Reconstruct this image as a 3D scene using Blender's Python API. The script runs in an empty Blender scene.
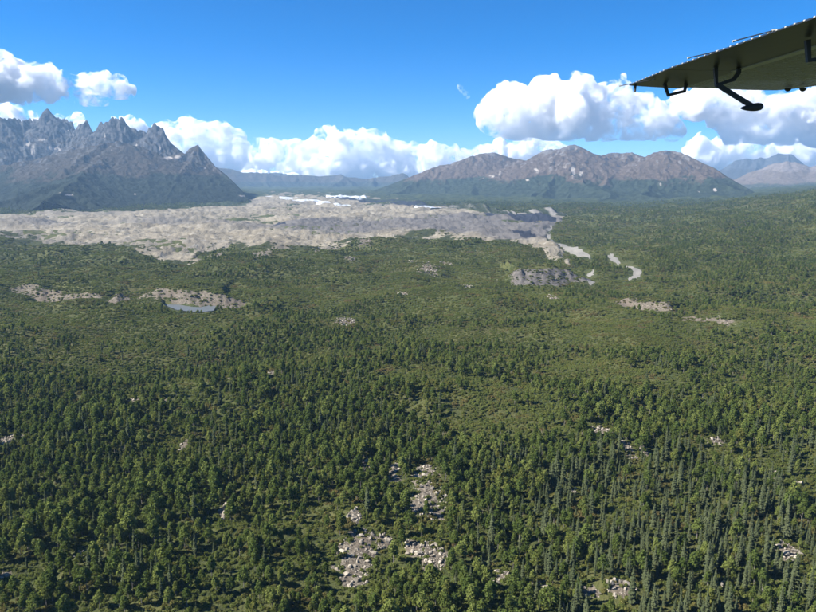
import bpy, bmesh, math, random
import numpy as np
from mathutils import Vector

R = math.radians
SC = bpy.context.scene
COL = SC.collection
random.seed(7)
RNG = np.random.default_rng(11)

# ------------------------------------------------------------------ camera
H = 220.0                       # metres above the forest floor
FPX = 692.0                     # focal length in pixels of an 816 px wide frame
PITCH = math.atan(128 / 692)    # looking slightly down
cam_d = bpy.data.cameras.new('camera')
cam_d.sensor_width = 36.0
cam_d.lens = 36.0 * FPX / 816.0
cam_d.clip_start = 0.05
cam_d.clip_end = 200000.0
cam = bpy.data.objects.new('camera', cam_d)
COL.objects.link(cam)
cam.location = (0, 0, H)
cam.rotation_euler = (math.pi / 2 - PITCH, 0, 0)
SC.camera = cam

# ------------------------------------------------------------------ sky and sun
SUN_AZ, SUN_EL = -97.0, 39.0
w = bpy.data.worlds.new('World')
SC.world = w
w.use_nodes = True
nt = w.node_tree
for n in list(nt.nodes):
    nt.nodes.remove(n)
sky = nt.nodes.new('ShaderNodeTexSky')
sky.sky_type = 'NISHITA'
sky.sun_disc = False
sky.sun_elevation = R(SUN_EL)
sky.sun_rotation = R(SUN_AZ % 360)
sky.altitude = 1500
sky.air_density = 0.75
sky.dust_density = 0.15
sky.ozone_density = 8.0
bg = nt.nodes.new('ShaderNodeBackground')
bg.inputs['Strength'].default_value = 0.066
wo = nt.nodes.new('ShaderNodeOutputWorld')
hs = nt.nodes.new('ShaderNodeHueSaturation')
hs.inputs['Saturation'].default_value = 1.27
nt.links.new(sky.outputs[0], hs.inputs['Color'])
nt.links.new(hs.outputs[0], bg.inputs['Color'])
nt.links.new(bg.outputs[0], wo.inputs['Surface'])

sun_d = bpy.data.lights.new('sun', 'SUN')
sun_d.energy = 5.0
sun_d.angle = R(0.53)
sun_d.color = (1.0, 0.955, 0.88)
sun = bpy.data.objects.new('sun', sun_d)
COL.objects.link(sun)
sdir = Vector((math.sin(R(SUN_AZ)) * math.cos(R(SUN_EL)), math.cos(R(SUN_AZ)) * math.cos(R(SUN_EL)), math.sin(R(SUN_EL))))
sun.rotation_euler = sdir.to_track_quat('Z', 'Y').to_euler()
sun.location = (-200, 0, 900)

SC.view_settings.view_transform = 'Standard'
SC.view_settings.look = 'None'
SC.view_settings.exposure = 1.45
SC.view_settings.gamma = 1.0
SC.render.engine = 'CYCLES'
cy = SC.cycles
cy.use_denoising = True
try:
    cy.denoiser = 'OPENIMAGEDENOISE'
    cy.denoising_input_passes = 'RGB_ALBEDO_NORMAL'
except Exception:
    pass
cy.use_adaptive_sampling = False
cy.max_bounces = 20
cy.diffuse_bounces = 3
cy.glossy_bounces = 2
cy.transmission_bounces = 3
cy.volume_bounces = 18
cy.transparent_max_bounces = 8
cy.caustics_reflective = False
cy.caustics_refractive = False
SC.render.film_transparent = False

# ------------------------------------------------------------------ noise
def _hash(ix, iy, s):
    h = (ix * 374761393 + iy * 668265263 + s * 974634777) & 0xffffffff
    h = ((h ^ (h >> 13)) * 1274126177) & 0xffffffff
    return (h ^ (h >> 16)) & 0xffffffff

def gn(x, y, s=0):
    """2-D gradient noise, roughly -1..1"""
    x = np.asarray(x, float); y = np.asarray(y, float)
    fx = np.floor(x); fy = np.floor(y)
    ix = fx.astype(np.int64); iy = fy.astype(np.int64)
    x = x - fx; y = y - fy
    ux = x * x * x * (x * (x * 6 - 15) + 10); uy = y * y * y * (y * (y * 6 - 15) + 10)
    def g(dx, dy):
        a = _hash(ix + dx, iy + dy, s) * (2 * math.pi / 4294967296.0)
        return np.cos(a) * (x - dx) + np.sin(a) * (y - dy)
    a = g(0, 0); b = g(1, 0); c = g(0, 1); d = g(1, 1)
    a = a + ux * (b - a); c = c + ux * (d - c)
    return (a + uy * (c - a)) * 1.5

def fbm(x, y, o, s=0, gain=.5):
    t = 0; a = 1.0; n = 0
    for i in range(o):
        t = t + a * gn(x, y, s + i * 17); n += a
        x = x * 2.03 + 5.3; y = y * 2.03 - 3.1; a *= gain
    return t / n * 1.3

def billow(x, y, o, s=0, gain=.5):
    t = 0; a = 1.0; n = 0
    for i in range(o):
        t = t + a * (1 - np.abs(gn(x, y, s + i * 13)) * 1.7); n += a
        x = x * 2.07 + 1.3; y = y * 2.07 - 7.1; a *= gain
    return t / n

def vn3(x, y, z, s):
    fx, fy, fz = np.floor(x), np.floor(y), np.floor(z)
    ix, iy, iz = fx.astype(np.int64), fy.astype(np.int64), fz.astype(np.int64)
    x, y, z = x - fx, y - fy, z - fz
    x = x * x * (3 - 2 * x); y = y * y * (3 - 2 * y); z = z * z * (3 - 2 * z)
    def h(a, b, c):
        return _hash(ix + a, iy + b, s + (iz + c) * 57) / 4294967296.0
    c00 = h(0, 0, 0) * (1 - x) + h(1, 0, 0) * x; c10 = h(0, 1, 0) * (1 - x) + h(1, 1, 0) * x
    c01 = h(0, 0, 1) * (1 - x) + h(1, 0, 1) * x; c11 = h(0, 1, 1) * (1 - x) + h(1, 1, 1) * x
    return (c00 * (1 - y) + c10 * y) * (1 - z) + (c01 * (1 - y) + c11 * y) * z

def sm(t):
    t = np.clip(t, 0, 1)
    return t * t * (3 - 2 * t)

# ------------------------------------------------------------------ survey helpers: photo bearing <-> map position
CP, SP = math.cos(PITCH), math.sin(PITCH)
def ray(u, v):
    x = (u - 408) / FPX; y = (306 - v) / FPX
    return np.array([x, CP + y * SP, -SP + y * CP])
def at_z(u, v, z=0.0):
    d = ray(u, v); t = (z - H) / d[2]
    return np.array([d[0] * t, d[1] * t, z])
def at_r(u, v, r):
    d = ray(u, v); t = r / math.hypot(d[0], d[1])
    return np.array([d[0] * t, d[1] * t, H + d[2] * t])
def at_y(u, v, y):
    d = ray(u, v); t = y / d[1]
    return np.array([d[0] * t, y, H + d[2] * t])
def uvz(x, y, z=0.0):
    y = np.maximum(y, 40.0)
    h = H - z
    zc = y * CP + h * SP
    yc = y * SP - h * CP
    return 408 + FPX * x / zc, 306 - FPX * yc / zc

def sd_poly(u, v, poly):
    """signed distance to a polygon, positive inside"""
    P = np.array(poly, float)
    n = len(P)
    d = np.full(np.shape(u), 1e9); ins = np.zeros(np.shape(u), bool)
    for i in range(n):
        ax, ay = P[i]; bx, by = P[(i + 1) % n]
        ex, ey = bx - ax, by - ay
        t = np.clip(((u - ax) * ex + (v - ay) * ey) / (ex * ex + ey * ey + 1e-9), 0, 1)
        d = np.minimum(d, (u - ax - t * ex) ** 2 + (v - ay - t * ey) ** 2)
        if ay != by:
            c = ((ay > v) != (by > v)) & (u < ex * (v - ay) / (by - ay) + ax)
            ins ^= c
    d = np.sqrt(d)
    return np.where(ins, d, -d)

# ------------------------------------------------------------------ node helpers
def mat(name):
    m = bpy.data.materials.new(name); m.use_nodes = True
    t = m.node_tree
    for n in list(t.nodes):
        t.nodes.remove(n)
    o = t.nodes.new('ShaderNodeOutputMaterial')
    return m, t, o
def N(t, typ, **kw):
    n = t.nodes.new(typ)
    for k, v in kw.items():
        if k in n.inputs.keys() and not hasattr(type(n), k):
            n.inputs[k].default_value = v
        else:
            setattr(n, k, v)
    return n
def mixc(t, fac, a, b, bt='MIX'):
    n = t.nodes.new('ShaderNodeMix'); n.data_type = 'RGBA'; n.blend_type = bt; n.clamp_factor = True
    for sock, val in ((n.inputs[0], fac), (n.inputs[6], a), (n.inputs[7], b)):
        if isinstance(val, (int, float)):
            sock.default_value = val
        elif isinstance(val, tuple):
            sock.default_value = val + (1,) if len(val) == 3 else val
        else:
            t.links.new(val, sock)
    return n.outputs[2]
def mth(t, op, a, b=0.0, c=0.0):
    n = t.nodes.new('ShaderNodeMath'); n.operation = op
    for s, val in zip(n.inputs, (a, b, c)):
        if isinstance(val, (int, float)):
            s.default_value = val
        else:
            t.links.new(val, s)
    return n.outputs[0]
def maprange(t, v, a, b, c=0.0, d=1.0):
    n = t.nodes.new('ShaderNodeMapRange'); n.interpolation_type = 'SMOOTHSTEP'
    t.links.new(v, n.inputs[0])
    for i, q in enumerate((a, b, c, d)):
        n.inputs[i + 1].default_value = q
    return n.outputs[0]
def noise(t, vec, scale, detail=4, rough=.55, dist=0.0):
    n = t.nodes.new('ShaderNodeTexNoise')
    n.inputs['Scale'].default_value = scale; n.inputs['Detail'].default_value = detail
    n.inputs['Roughness'].default_value = rough; n.inputs['Distortion'].default_value = dist
    if vec is not None:
        t.links.new(vec, n.inputs['Vector'])
    return n.outputs[0]
def attr(t, name):
    n = t.nodes.new('ShaderNodeAttribute'); n.attribute_name = name
    return n.outputs['Fac']
def pos(t):
    return t.nodes.new('ShaderNodeNewGeometry').outputs['Position']
def bump(t, h, strength, dist):
    n = t.nodes.new('ShaderNodeBump'); n.inputs['Strength'].default_value = strength; n.inputs['Distance'].default_value = dist
    t.links.new(h, n.inputs['Height'])
    return n.outputs[0]
def principled(t, o, col, rough=.9, nrm=None, spec=.2, metal=0.0):
    b = t.nodes.new('ShaderNodeBsdfPrincipled')
    if isinstance(col, tuple):
        b.inputs['Base Color'].default_value = col + (1,)
    else:
        t.links.new(col, b.inputs['Base Color'])
    if isinstance(rough, (int, float)):
        b.inputs['Roughness'].default_value = rough
    else:
        t.links.new(rough, b.inputs['Roughness'])
    b.inputs['Specular IOR Level'].default_value = spec
    b.inputs['Metallic'].default_value = metal
    if nrm is not None:
        t.links.new(nrm, b.inputs['Normal'])
    t.links.new(b.outputs[0], o.inputs['Surface'])
    return b

# ------------------------------------------------------------------ mesh helpers
def mesh_np(name, V, Fq, smooth=True):
    """V (n,3), Fq (m,4) or (m,3) arrays"""
    me = bpy.data.meshes.new(name)
    V = np.asarray(V, np.float32); Fq = np.asarray(Fq, np.int32)
    k = Fq.shape[1]
    me.vertices.add(len(V)); me.vertices.foreach_set('co', V.ravel())
    me.loops.add(Fq.size); me.loops.foreach_set('vertex_index', Fq.ravel())
    me.polygons.add(len(Fq))
    me.polygons.foreach_set('loop_start', np.arange(0, Fq.size, k, dtype=np.int32))
    me.polygons.foreach_set('loop_total', np.full(len(Fq), k, np.int32))
    me.update(calc_edges=True)
    me.polygons.foreach_set('use_smooth', np.full(len(Fq), smooth, bool))
    return me
def fattr(me, name, arr):
    a = me.attributes.new(name, 'FLOAT', 'POINT'); a.data.foreach_set('value', np.asarray(arr, np.float32).ravel())
def link(name, me, m=None, parent=None):
    o = bpy.data.objects.new(name, me); COL.objects.link(o)
    if m is not None:
        me.materials.append(m)
    if parent is not None:
        o.parent = parent
    return o
def tag(o, label=None, cat=None, group=None, kind=None):
    if label: o['label'] = label
    if cat: o['category'] = cat
    if group: o['group'] = group
    if kind: o['kind'] = kind
    return o
def grid_mesh(name, X, Y, Z, keep=None, attrs=None):
    nr, na = X.shape
    V = np.stack([X, Y, Z], -1).reshape(-1, 3)
    i = np.arange(nr * na).reshape(nr, na)
    Fq = np.stack([i[:-1, :-1], i[:-1, 1:], i[1:, 1:], i[1:, :-1]], -1).reshape(-1, 4)
    Fq = Fq[:, ::-1]
    if keep is not None:
        k = keep.ravel()
        Fq = Fq[k[Fq].any(1)]
    used = np.unique(Fq); remap = np.full(len(V), -1, np.int64); remap[used] = np.arange(len(used))
    me = mesh_np(name, V[used], remap[Fq])
    for k, a in (attrs or {}).items():
        fattr(me, k, a.ravel()[used])
    return me
def polar(az0, az1, na, r0, r1, nr):
    az = np.radians(np.linspace(az0, az1, na)); r = np.exp(np.linspace(math.log(r0), math.log(r1), nr))
    A, Rr = np.meshgrid(az, r)
    return np.sin(A) * Rr, np.cos(A) * Rr
def up_check(me):
    return me

# ================================================================== TERRAIN
# banks: (foot line in photo bearings, height, face width, hollow in front)
def world_line(pts, z=0.0):
    return np.array([at_z(u, v, z)[:2] for u, v in pts])
BANKS = [
    (world_line([(4, 287), (40, 294), (80, 299), (106, 300)]), 15, 42, 2),
    (world_line([(104, 300), (114, 301), (132, 298)]), 13, 24, 1),
    (world_line([(130, 296), (160, 299.5), (200, 303.5), (232, 304), (256, 299)]), 14, 46, 2),
    (world_line([(500, 284), (540, 285), (575, 283), (604, 278)]), 34, 85, 2),
    (world_line([(608, 303), (640, 311), (674, 315)]), 13, 34, 1),
    (world_line([(674, 319), (704, 325), (734, 330)]), 5, 22, 1),
    (world_line([(505, 222), (560, 221)]), 6, 60, 0),
]
def line_sd(x, y, L):
    """distance behind (+) or in front (-) of a foot line, and a window along it"""
    best = np.full(np.shape(x), 1e12); sg = np.zeros(np.shape(x)); tt = np.zeros(np.shape(x))
    seg = np.hypot(*(L[1:] - L[:-1]).T); cum = np.concatenate([[0], np.cumsum(seg)])
    for i in range(len(L) - 1):
        a, b = L[i], L[i + 1]; e = b - a
        tr = ((x - a[0]) * e[0] + (y - a[1]) * e[1]) / (e @ e)
        t = np.clip(tr, 0, 1)
        dx = x - a[0] - t * e[0]; dy = y - a[1] - t * e[1]
        d = dx * dx + dy * dy
        s = np.sign(e[0] * (y - a[1]) - e[1] * (x - a[0]))
        k = d < best
        best = np.where(k, d, best); sg = np.where(k, s, sg); tt = np.where(k, (cum[i] + np.clip(t, 0, 1) * seg[i]) / cum[-1], tt)
    return np.sqrt(best) * sg, tt

# boulder patches in the near forest: (u, v, ru, rv, mound)
PATCH = [
    (356, 556, 19, 25, 4), (381, 540, 13, 6, 3), (428, 502, 18, 16, 4), (424, 478, 13, 7, 2), (395, 477, 6, 10, 3),
    (431, 553, 16, 12, 4), (413, 545, 8, 8, 2), (500, 575, 12, 8, 3), (354, 520, 8, 7, 2), (366, 467, 5, 8, 2),
    (600, 437, 13, 5, 2), (627, 457, 7, 8, 3), (643, 456, 4, 6, 2), (713, 450, 9, 4, 2), (225, 517, 6, 9, 3),
    (10, 440, 10, 5, 2), (33, 445, 3, 3, 1), (621, 599, 14, 7, 3), (592, 599, 9, 4, 2), (728, 592, 6, 8, 2),
    (786, 549, 14, 9, 2), (777, 480, 6, 5, 2), (797, 486, 4, 3, 1), (80, 563, 5, 4, 2), (151, 512, 6, 3, 2),
    (183, 444, 3, 4, 2), (134, 397, 4, 3, 1), (168, 398, 4, 2, 1), (545, 588, 6, 4, 1), (345, 323, 10, 4, 3),
    (272, 379, 4, 2, 1), (230, 379, 3, 3, 1), (282, 410, 4, 2, 1), (5, 580, 6, 3, 1), (574, 495, 3, 3, 1), (640, 415, 3, 2, 1),
    (428, 271, 11, 4, 3), (413, 262, 6, 3, 1), (350, 262, 6, 2, 2), (446, 264, 6, 2, 1), (215, 253, 10, 3, 2),
    (365, 245, 9, 3, 2), (320, 252, 6, 3, 2), (262, 255, 8, 3, 3), (404, 294, 7, 2, 1), (466, 286, 6, 3, 1), (552, 296, 6, 2, 1),
]
PATCH_W = []
for (u, v, ru, rv, m) in PATCH:
    c = at_z(u, v)
    ax = abs(at_z(u + ru, v)[0] - c[0]); ay = abs(at_z(u, v - rv)[1] - at_z(u, v + rv)[1]) / 2
    PATCH_W.append((c[0], c[1], ax, ay, m))

POND = [(163, 301.5), (178, 302), (196, 305), (213, 306), (211, 309.5), (197, 311), (178, 309), (166, 305)]
POND2 = [(240, 300), (256, 300), (257, 305), (243, 306)]

def bank_terms(x, y):
    shp = np.shape(x)
    x = np.ravel(x); y = np.ravel(y)
    z = np.zeros(len(x)); bare = np.zeros(len(x)); tone = np.zeros(len(x))
    for L, h, wd, hol in BANKS:
        mg = wd * 9 + 80
        k = np.nonzero((x > L[:, 0].min() - 60) & (x < L[:, 0].max() + 60) & (y > L[:, 1].min() - mg * .5) & (y < L[:, 1].max() + mg))[0]
        if not len(k): continue
        xx, yy = x[k], y[k]
        s, t = line_sd(xx, yy, L)
        gl = billow(xx / 26, yy / 80, 3, 95) - .5
        s = s + 12 * fbm(xx / 30, yy / 30, 4, 91) + 16 * gl
        win = sm(np.minimum(t, 1 - t) * 7 + .25 * fbm(xx / 40, yy / 40, 3, 93))
        back = np.exp(-(np.maximum(s - wd, 0) / (wd * 3.0)) ** 2)
        z[k] += (h * sm(s / wd) * back * (.85 + .4 * fbm(xx / 60, yy / 60, 2, 97)) - hol * np.exp(-((s + 14) / 22) ** 2)) * win
        bb = sm((s + 8) / 10) * sm((wd * 1.02 - s) / 12) * win * np.clip(1.0 + .5 * fbm(xx / 18, yy / 26, 3, 98), 0, 1)
        bare[k] = np.maximum(bare[k], bb)
        tone[k] = np.maximum(tone[k], (h > 30) * sm((s + 30) / 10) * win)
    return z.reshape(shp), bare.reshape(shp), tone.reshape(shp)

def swell(x, y):
    return gn(x / 430 + .3 * gn(x / 300, y / 300, 15), y / 210, 14) + .5 * gn(x / 200, y / 110, 16)

def G(x, y, want=False):
    x = np.asarray(x, float); y = np.asarray(y, float)
    r = np.hypot(x, y); az = np.degrees(np.arctan2(x, y))
    k = 1 + np.clip((r - 500) / 1500, 0, 1.1)
    z = 10.5 * k * fbm(x / 190, y / 150, 4, 1) + 2.2 * fbm(x / 47, y / 40, 3, 2)
    z = z + 7 * k * gn(x / 520, y / 300, 5) + 9 * sm((r - 550) / 500) * swell(x, y) + 10 * sm((r - 2200) / 1500) * fbm(x / 330, y / 420, 3, 6)
    hz = np.interp(az, [8, 18.5, 22, 26, 28.5, 31, 40, 60, 120], [0, 15, 30, 64, 100, 135, 190, 130, 0])
    ridge = sm((r - 1300) / 3300)
    z = z + hz * ridge * (1 + .06 * fbm(x / 600, y / 600, 3, 8))
    z = z + (22 * gn((x + y) / 800, (y - x) / 330, 18) + 9 * gn((x + y) / 400, (y - x) / 170, 19)) * sm((r - 1600) / 1200) * sm((az - 12) / 8) * sm((9000 - r) / 3000)
    z = z + 38 * sm((r - 3500) / 5500) * sm((16 - az) / 6)
    bz, bare, tone = bank_terms(x, y)
    z = z + bz
    shp = z.shape; xf, yf = np.ravel(x), np.ravel(y); z = np.array(z).ravel()
    for (cx, cy_, ax, ay, m) in PATCH_W:
        k = np.nonzero((np.abs(xf - cx) < ax * 4.5) & (np.abs(yf - cy_) < ay * 5))[0]
        if len(k):
            q = ((xf[k] - cx) / (ax * 1.6)) ** 2 + ((yf[k] - cy_ - ay * .8) / (ay * 1.4)) ** 2
            z[k] += m * np.exp(-q)
    z = z.reshape(shp)
    u, v = uvz(x, y)
    near = (u > 130) & (u < 280) & (v > 285) & (v < 325)
    if near.any():
        for P, lev in ((POND, -6.0),):
            pm = np.where(near, sm((sd_poly(u, v, P) + 1.6) / 2.0), 0)
            z = z * (1 - pm) + lev * pm
    if not want:
        return z
    for (cx, cy_, ax, ay, m) in PATCH_W:
        k = np.nonzero((np.abs(xf - cx) < ax * 2.2) & (np.abs(yf - cy_) < ay * 2.2))[0]
        if len(k):
            q = np.sqrt(((xf[k] - cx) / ax) ** 2 + ((yf[k] - cy_) / ay) ** 2)
            nz = fbm(xf[k] / 9, yf[k] / 12, 3, 31) * .95
            bare.reshape(-1)[k] = np.maximum(bare.reshape(-1)[k], sm((1.0 + nz - q) / .35))
    return z, bare, u, v, tone

# gravel river bars (world polygons through their bearings)
BARS = [
    [(606, 257), (612, 256), (616, 260), (622, 263), (619, 265), (610, 262)],
    [(622, 263.5), (632, 264.5), (642, 270), (641, 273.5), (630, 275.5), (624, 275.5), (632, 272), (630, 268)],
    [(613, 276), (624, 275), (626, 278), (616, 279)],
    [(584, 281), (598, 278.5), (600, 280), (590, 285)],
    [(586, 271), (594, 270), (596, 273), (587, 274)],
    [(560, 252), (572, 250), (592, 258), (590, 262), (576, 258)],
    [(546, 240), (556, 244), (575, 250), (565, 252), (552, 247)],
    [(545, 226), (556, 223), (549, 233), (553, 242), (545, 240), (541, 233)],
]

MOR = [(-160, 238), (-60, 236), (0, 237), (40, 240), (60, 246), (110, 243), (150, 251), (172, 259), (192, 257), (205, 247), (240, 244), (275, 249), (310, 248),
       (345, 243), (385, 236), (420, 234), (470, 238), (505, 243), (535, 250), (560, 258), (572, 262), (566, 252), (548, 240),
       (548, 228), (562, 220), (566, 214), (500, 213), (450, 205.5), (390, 199), (330, 195), (262, 195.5), (245, 203), (150, 209), (0, 211), (-160, 212)]

def moraine(x, y):
    r = np.hypot(x, y)
    u, v = uvz(x, y, 10.0 + 30 * sm((r - 2500) / 5000))
    wv = 2.2 * fbm(x / 160, y / 330, 4, 41) + 1.2 * fbm(x / 50, y / 110, 3, 44)
    uu = u + 10 * fbm(x / 200, y / 400, 3, 43)
    sd = sd_poly(uu, v + wv, MOR)
    k = .75 + np.clip(r / 5200, 0, 1.3)
    hum = k * (4.5 * billow(x / 200, y / 260, 4, 51, .6) + 3 * (1 - billow(x / 60, y / 60, 3, 55)) + 4 * fbm(x / 25, y / 25, 3, 58) + 8 * fbm(x / 560, y / 330, 2, 59))
    lift = np.clip(sd * 1.6, -14, 3)
    return lift + (hum - 3) * np.clip(sd / 4.0, 0, 1), sd, u, v

def Gt(x, y):
    """top surface: ground or moraine"""
    z = G(x, y)
    m, sd, _, _ = moraine(x, y)
    return np.where(sd > 0, np.maximum(z + m, z), z)

# --- ground material
def ground_material():
    m, t, o = mat('ground_forest_floor')
    p = pos(t)
    n1 = noise(t, p, .012, 5, .6); n2 = noise(t, p, .11, 4, .65); n3 = noise(t, p, .6, 3, .6); n0 = noise(t, p, .0028, 4, .6)
    g = mixc(t, maprange(t, n1, .35, .65), (.040, .050, .016), (.074, .078, .026))
    g = mixc(t, maprange(t, n2, .5, .68), g, (.080, .080, .030))
    g = mixc(t, maprange(t, n2, .48, .3), g, (.014, .022, .009))
    g = mixc(t, mth(t, 'MULTIPLY', maprange(t, n0, .5, .7), .6), g, (.062, .048, .021))
    r = mixc(t, maprange(t, n3, .35, .65), (.070, .058, .043), (.185, .160, .124))
    r = mixc(t, maprange(t, n1, .45, .65), r, (.120, .098, .074))
    r = mixc(t, attr(t, 'tone'), r, mixc(t, maprange(t, n2, .35, .65), (.070, .063, .058), (.130, .118, .106)))
    g = mixc(t, attr(t, 'wood'), g, mixc(t, maprange(t, noise(t, p, .02, 5, .7), .4, .6), (.018, .027, .012), (.046, .056, .022)))
    bare = attr(t, 'bare')
    bf = maprange(t, mth(t, 'ADD', bare, mth(t, 'MULTIPLY', mth(t, 'SUBTRACT', n2, .5), .9)), .35, .6)
    c = mixc(t, bf, g, r)
    grav = attr(t, 'gravel')
    gf = maprange(t, mth(t, 'ADD', grav, mth(t, 'MULTIPLY', mth(t, 'SUBTRACT', n2, .5), 1.3)), .45, .65)
    c = mixc(t, gf, c, mixc(t, n3, (.15, .141, .124), (.27, .255, .225)))
    h = mth(t, 'ADD', mth(t, 'MULTIPLY', n2, 1.0), mth(t, 'MULTIPLY', n3, .35))
    principled(t, o, c, .95, bump(t, h, .8, 3.0), .1)
    return m
GMAT = ground_material()

gx, gy = polar(-42, 42, 760, 120, 20000, 560)
gz, gbare, gu, gv, gtone = G(gx, gy, True)
grav = np.zeros(gx.shape)
for P in BARS:
    grav = np.maximum(grav, sm((sd_poly(gu + 2 * fbm(gx / 40, gy / 60, 2, 71), gv + .6 * fbm(gx / 40, gy / 60, 2, 72), P) - .1) / .8))
me = grid_mesh('ground', gx, gy, gz, None, {'bare': gbare, 'gravel': grav, 'tone': gtone, 'wood': sm((np.hypot(gx, gy) - 4700) / 900)})
# the rest of the disc, coarse, out of view
bx, by = polar(42, 318, 140, 120, 20000, 70)
bz_, bb, _, _, _ = G(bx, by, True)
nb = len(me.vertices)
me_b = grid_mesh('ground_far', bx, by, bz_, None, {'bare': bb * 0, 'gravel': bb * 0, 'tone': bb * 0, 'wood': bb * 0 + 1})
bm = bmesh.new(); bm.from_mesh(me); bm.from_mesh(me_b)
# close the small hole under the aircraft
hole = [v for v in bm.verts if abs(math.hypot(v.co.x, v.co.y) - 120) < 1.0]
hole.sort(key=lambda v: math.atan2(v.co.y, v.co.x))
try:
    bm.faces.new(hole)
except Exception:
    pass
bm.to_mesh(me); bm.free(); bpy.data.meshes.remove(me_b)
me.polygons.foreach_set('use_smooth', np.ones(len(me.polygons), bool))
ground = tag(link('ground', me, GMAT), 'rolling green valley floor covered in brush and forest', kind='structure')

# --- moraine
def moraine_material():
    m, t, o = mat('moraine_rubble')
    p = pos(t)
    n1 = noise(t, p, .006, 6, .62); n2 = noise(t, p, .03, 5, .65); n3 = noise(t, p, .15, 4, .6)
    c = mixc(t, maprange(t, n1, .35, .65), (.160, .138, .100), (.218, .192, .146))
    c = mixc(t, maprange(t, n2, .52, .7), c, (.262, .240, .200))
    c = mixc(t, maprange(t, n2, .42, .28), c, (.095, .084, .076))
    c = mixc(t, mth(t, 'MULTIPLY', attr(t, 'grey'), maprange(t, n1, .2, .5, .5, 1.0)), c, (.090, .085, .086))
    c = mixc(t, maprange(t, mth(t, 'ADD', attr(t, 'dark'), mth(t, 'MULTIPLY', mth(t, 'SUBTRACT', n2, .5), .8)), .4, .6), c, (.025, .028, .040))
    vg = maprange(t, mth(t, 'ADD', attr(t, 'veg'), mth(t, 'MULTIPLY', mth(t, 'SUBTRACT', n2, .5), 1.3)), .5, .62)
    c = mixc(t, vg, c, mixc(t, n3, (.020, .028, .010), (.048, .050, .020)))
    h = mth(t, 'ADD', n2, mth(t, 'MULTIPLY', n3, .4))
    principled(t, o, c, .95, bump(t, h, .8, 9.0), .1)
    return m
mx, my = polar(-40, 15, 640, 1550, 11500, 330)
mz, msd, mu, mv = moraine(mx, my)
veg = sm((7.5 - msd) / 6) * sm((mv - 222) / 10) * np.clip(.62 + .85 * fbm(mx / 120, my / 260, 4, 61), 0, 1)
grey = np.clip(sm((sd_poly(mu, mv + 2 * fbm(mx / 300, my / 700, 3, 63), [(250, 226), (300, 219), (400, 217), (470, 213), (560, 214), (560, 240), (520, 240), (470, 232), (400, 228), (330, 230)]) + 3) / 5), 0, 1) * .85
band = np.clip(1.6 * gn(mx / 2600 + .5 * gn(mx / 900, my / 1500, 66), (my + .35 * mx) / 420, 65), 0, 1)
grey = np.maximum(grey, band * .75)
grey = np.maximum(grey, sm((mu - 330) / 120) * sm((208 - mv) / 6) * .7)
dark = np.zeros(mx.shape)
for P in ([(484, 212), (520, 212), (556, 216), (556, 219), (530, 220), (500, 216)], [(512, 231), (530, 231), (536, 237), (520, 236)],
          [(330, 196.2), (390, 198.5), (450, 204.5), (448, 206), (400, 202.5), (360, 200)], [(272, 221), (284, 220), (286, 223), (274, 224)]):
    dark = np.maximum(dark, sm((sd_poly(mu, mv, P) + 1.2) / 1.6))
g2 = G(mx, my)
me = grid_mesh('moraine', mx, my, g2 + mz, msd > -3.5, {'veg': veg, 'grey': grey, 'dark': dark})
tag(link('moraine', me, moraine_material()), 'pale hummocky rubble covering the glacier across the valley', kind='structure')

# --- bare ice bands
ICE = [
    ('curving white band of bare ice running down the middle of the rubble', [(260, 195.4), (290, 196.2), (318, 198.2), (345, 201.4), (364, 203.9), (366, 204.5), (340, 202.2), (312, 199.2), (285, 197.0)]),
    ('thin white ice strip beneath the far blue mountains', [(326, 194.6), (366, 195.0), (367, 195.9), (330, 195.6)]),
    ('short white ice strip below the right mountain foot', [(414, 202.4), (462, 205.4), (461, 207.0), (430, 205.4)]),
]
m, t, o = mat('glacier_ice')
p = pos(t); n1 = noise(t, p, .02, 5, .6)
principled(t, o, mixc(t, maprange(t, n1, .4, .62), (.60, .63, .66), (.28, .30, .33)), .6, bump(t, n1, .6, 6.0), .4)
for lab, P in ICE:
    Pa = np.array(P)
    a0 = math.degrees(math.atan((Pa[:, 0].min() - 412) / 704)) - .8; a1 = math.degrees(math.atan((Pa[:, 0].max() - 404) / 704)) + .8
    ix, iy = polar(a0, a1, 150, 4800, 12500, 110)
    iu, iv = uvz(ix, iy, 50.0)
    sd = sd_poly(iu + 3 * fbm(ix / 150, iy / 300, 3, 81), iv + .4 * fbm(ix / 150, iy / 300, 3, 82), P)
    zz, _, _, _ = moraine(ix, iy)
    for _ in range(3):
        for ax_ in (0, 1):
            zz = (np.roll(zz, 3, ax_) + zz + np.roll(zz, -3, ax_) + np.roll(zz, 6, ax_) + np.roll(zz, -6, ax_)) / 5
    zi = G(ix, iy) + np.maximum(zz, 4) + np.clip(sd * 12, -34, 4) + (13 if 'right mountain' in lab else 0) + 1.5 * billow(ix / 90, iy / 120, 3, 83)
    me = grid_mesh('glacier', ix, iy, zi, sd > -1.2)
    tag(link('glacier', me, m), lab, kind='structure')

# --- pond water
m, t, o = mat('pond_water')
p = pos(t)
principled(t, o, (.10, .108, .105), .45, bump(t, noise(t, p, .8, 3, .6), .12, .3), .35)
for P, lev, lab in ((POND, -4.6, 'milky grey kettle pond under the pale eroded bank'),):
    pts = [at_z(u + (u - np.mean([q[0] for q in P])) * .12, v + (v - np.mean([q[1] for q in P])) * .3, lev) for u, v in P]
    bm = bmesh.new(); bm.faces.new([bm.verts.new(q) for q in pts]); bmesh.ops.recalc_face_normals(bm, faces=bm.faces)
    if bm.faces[:][0].normal.z < 0: bmesh.ops.reverse_faces(bm, faces=bm.faces[:])
    me = bpy.data.meshes.new('pond'); bm.to_mesh(me); bm.free()
    tag(link('pond', me, m), lab, kind='structure')

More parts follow.
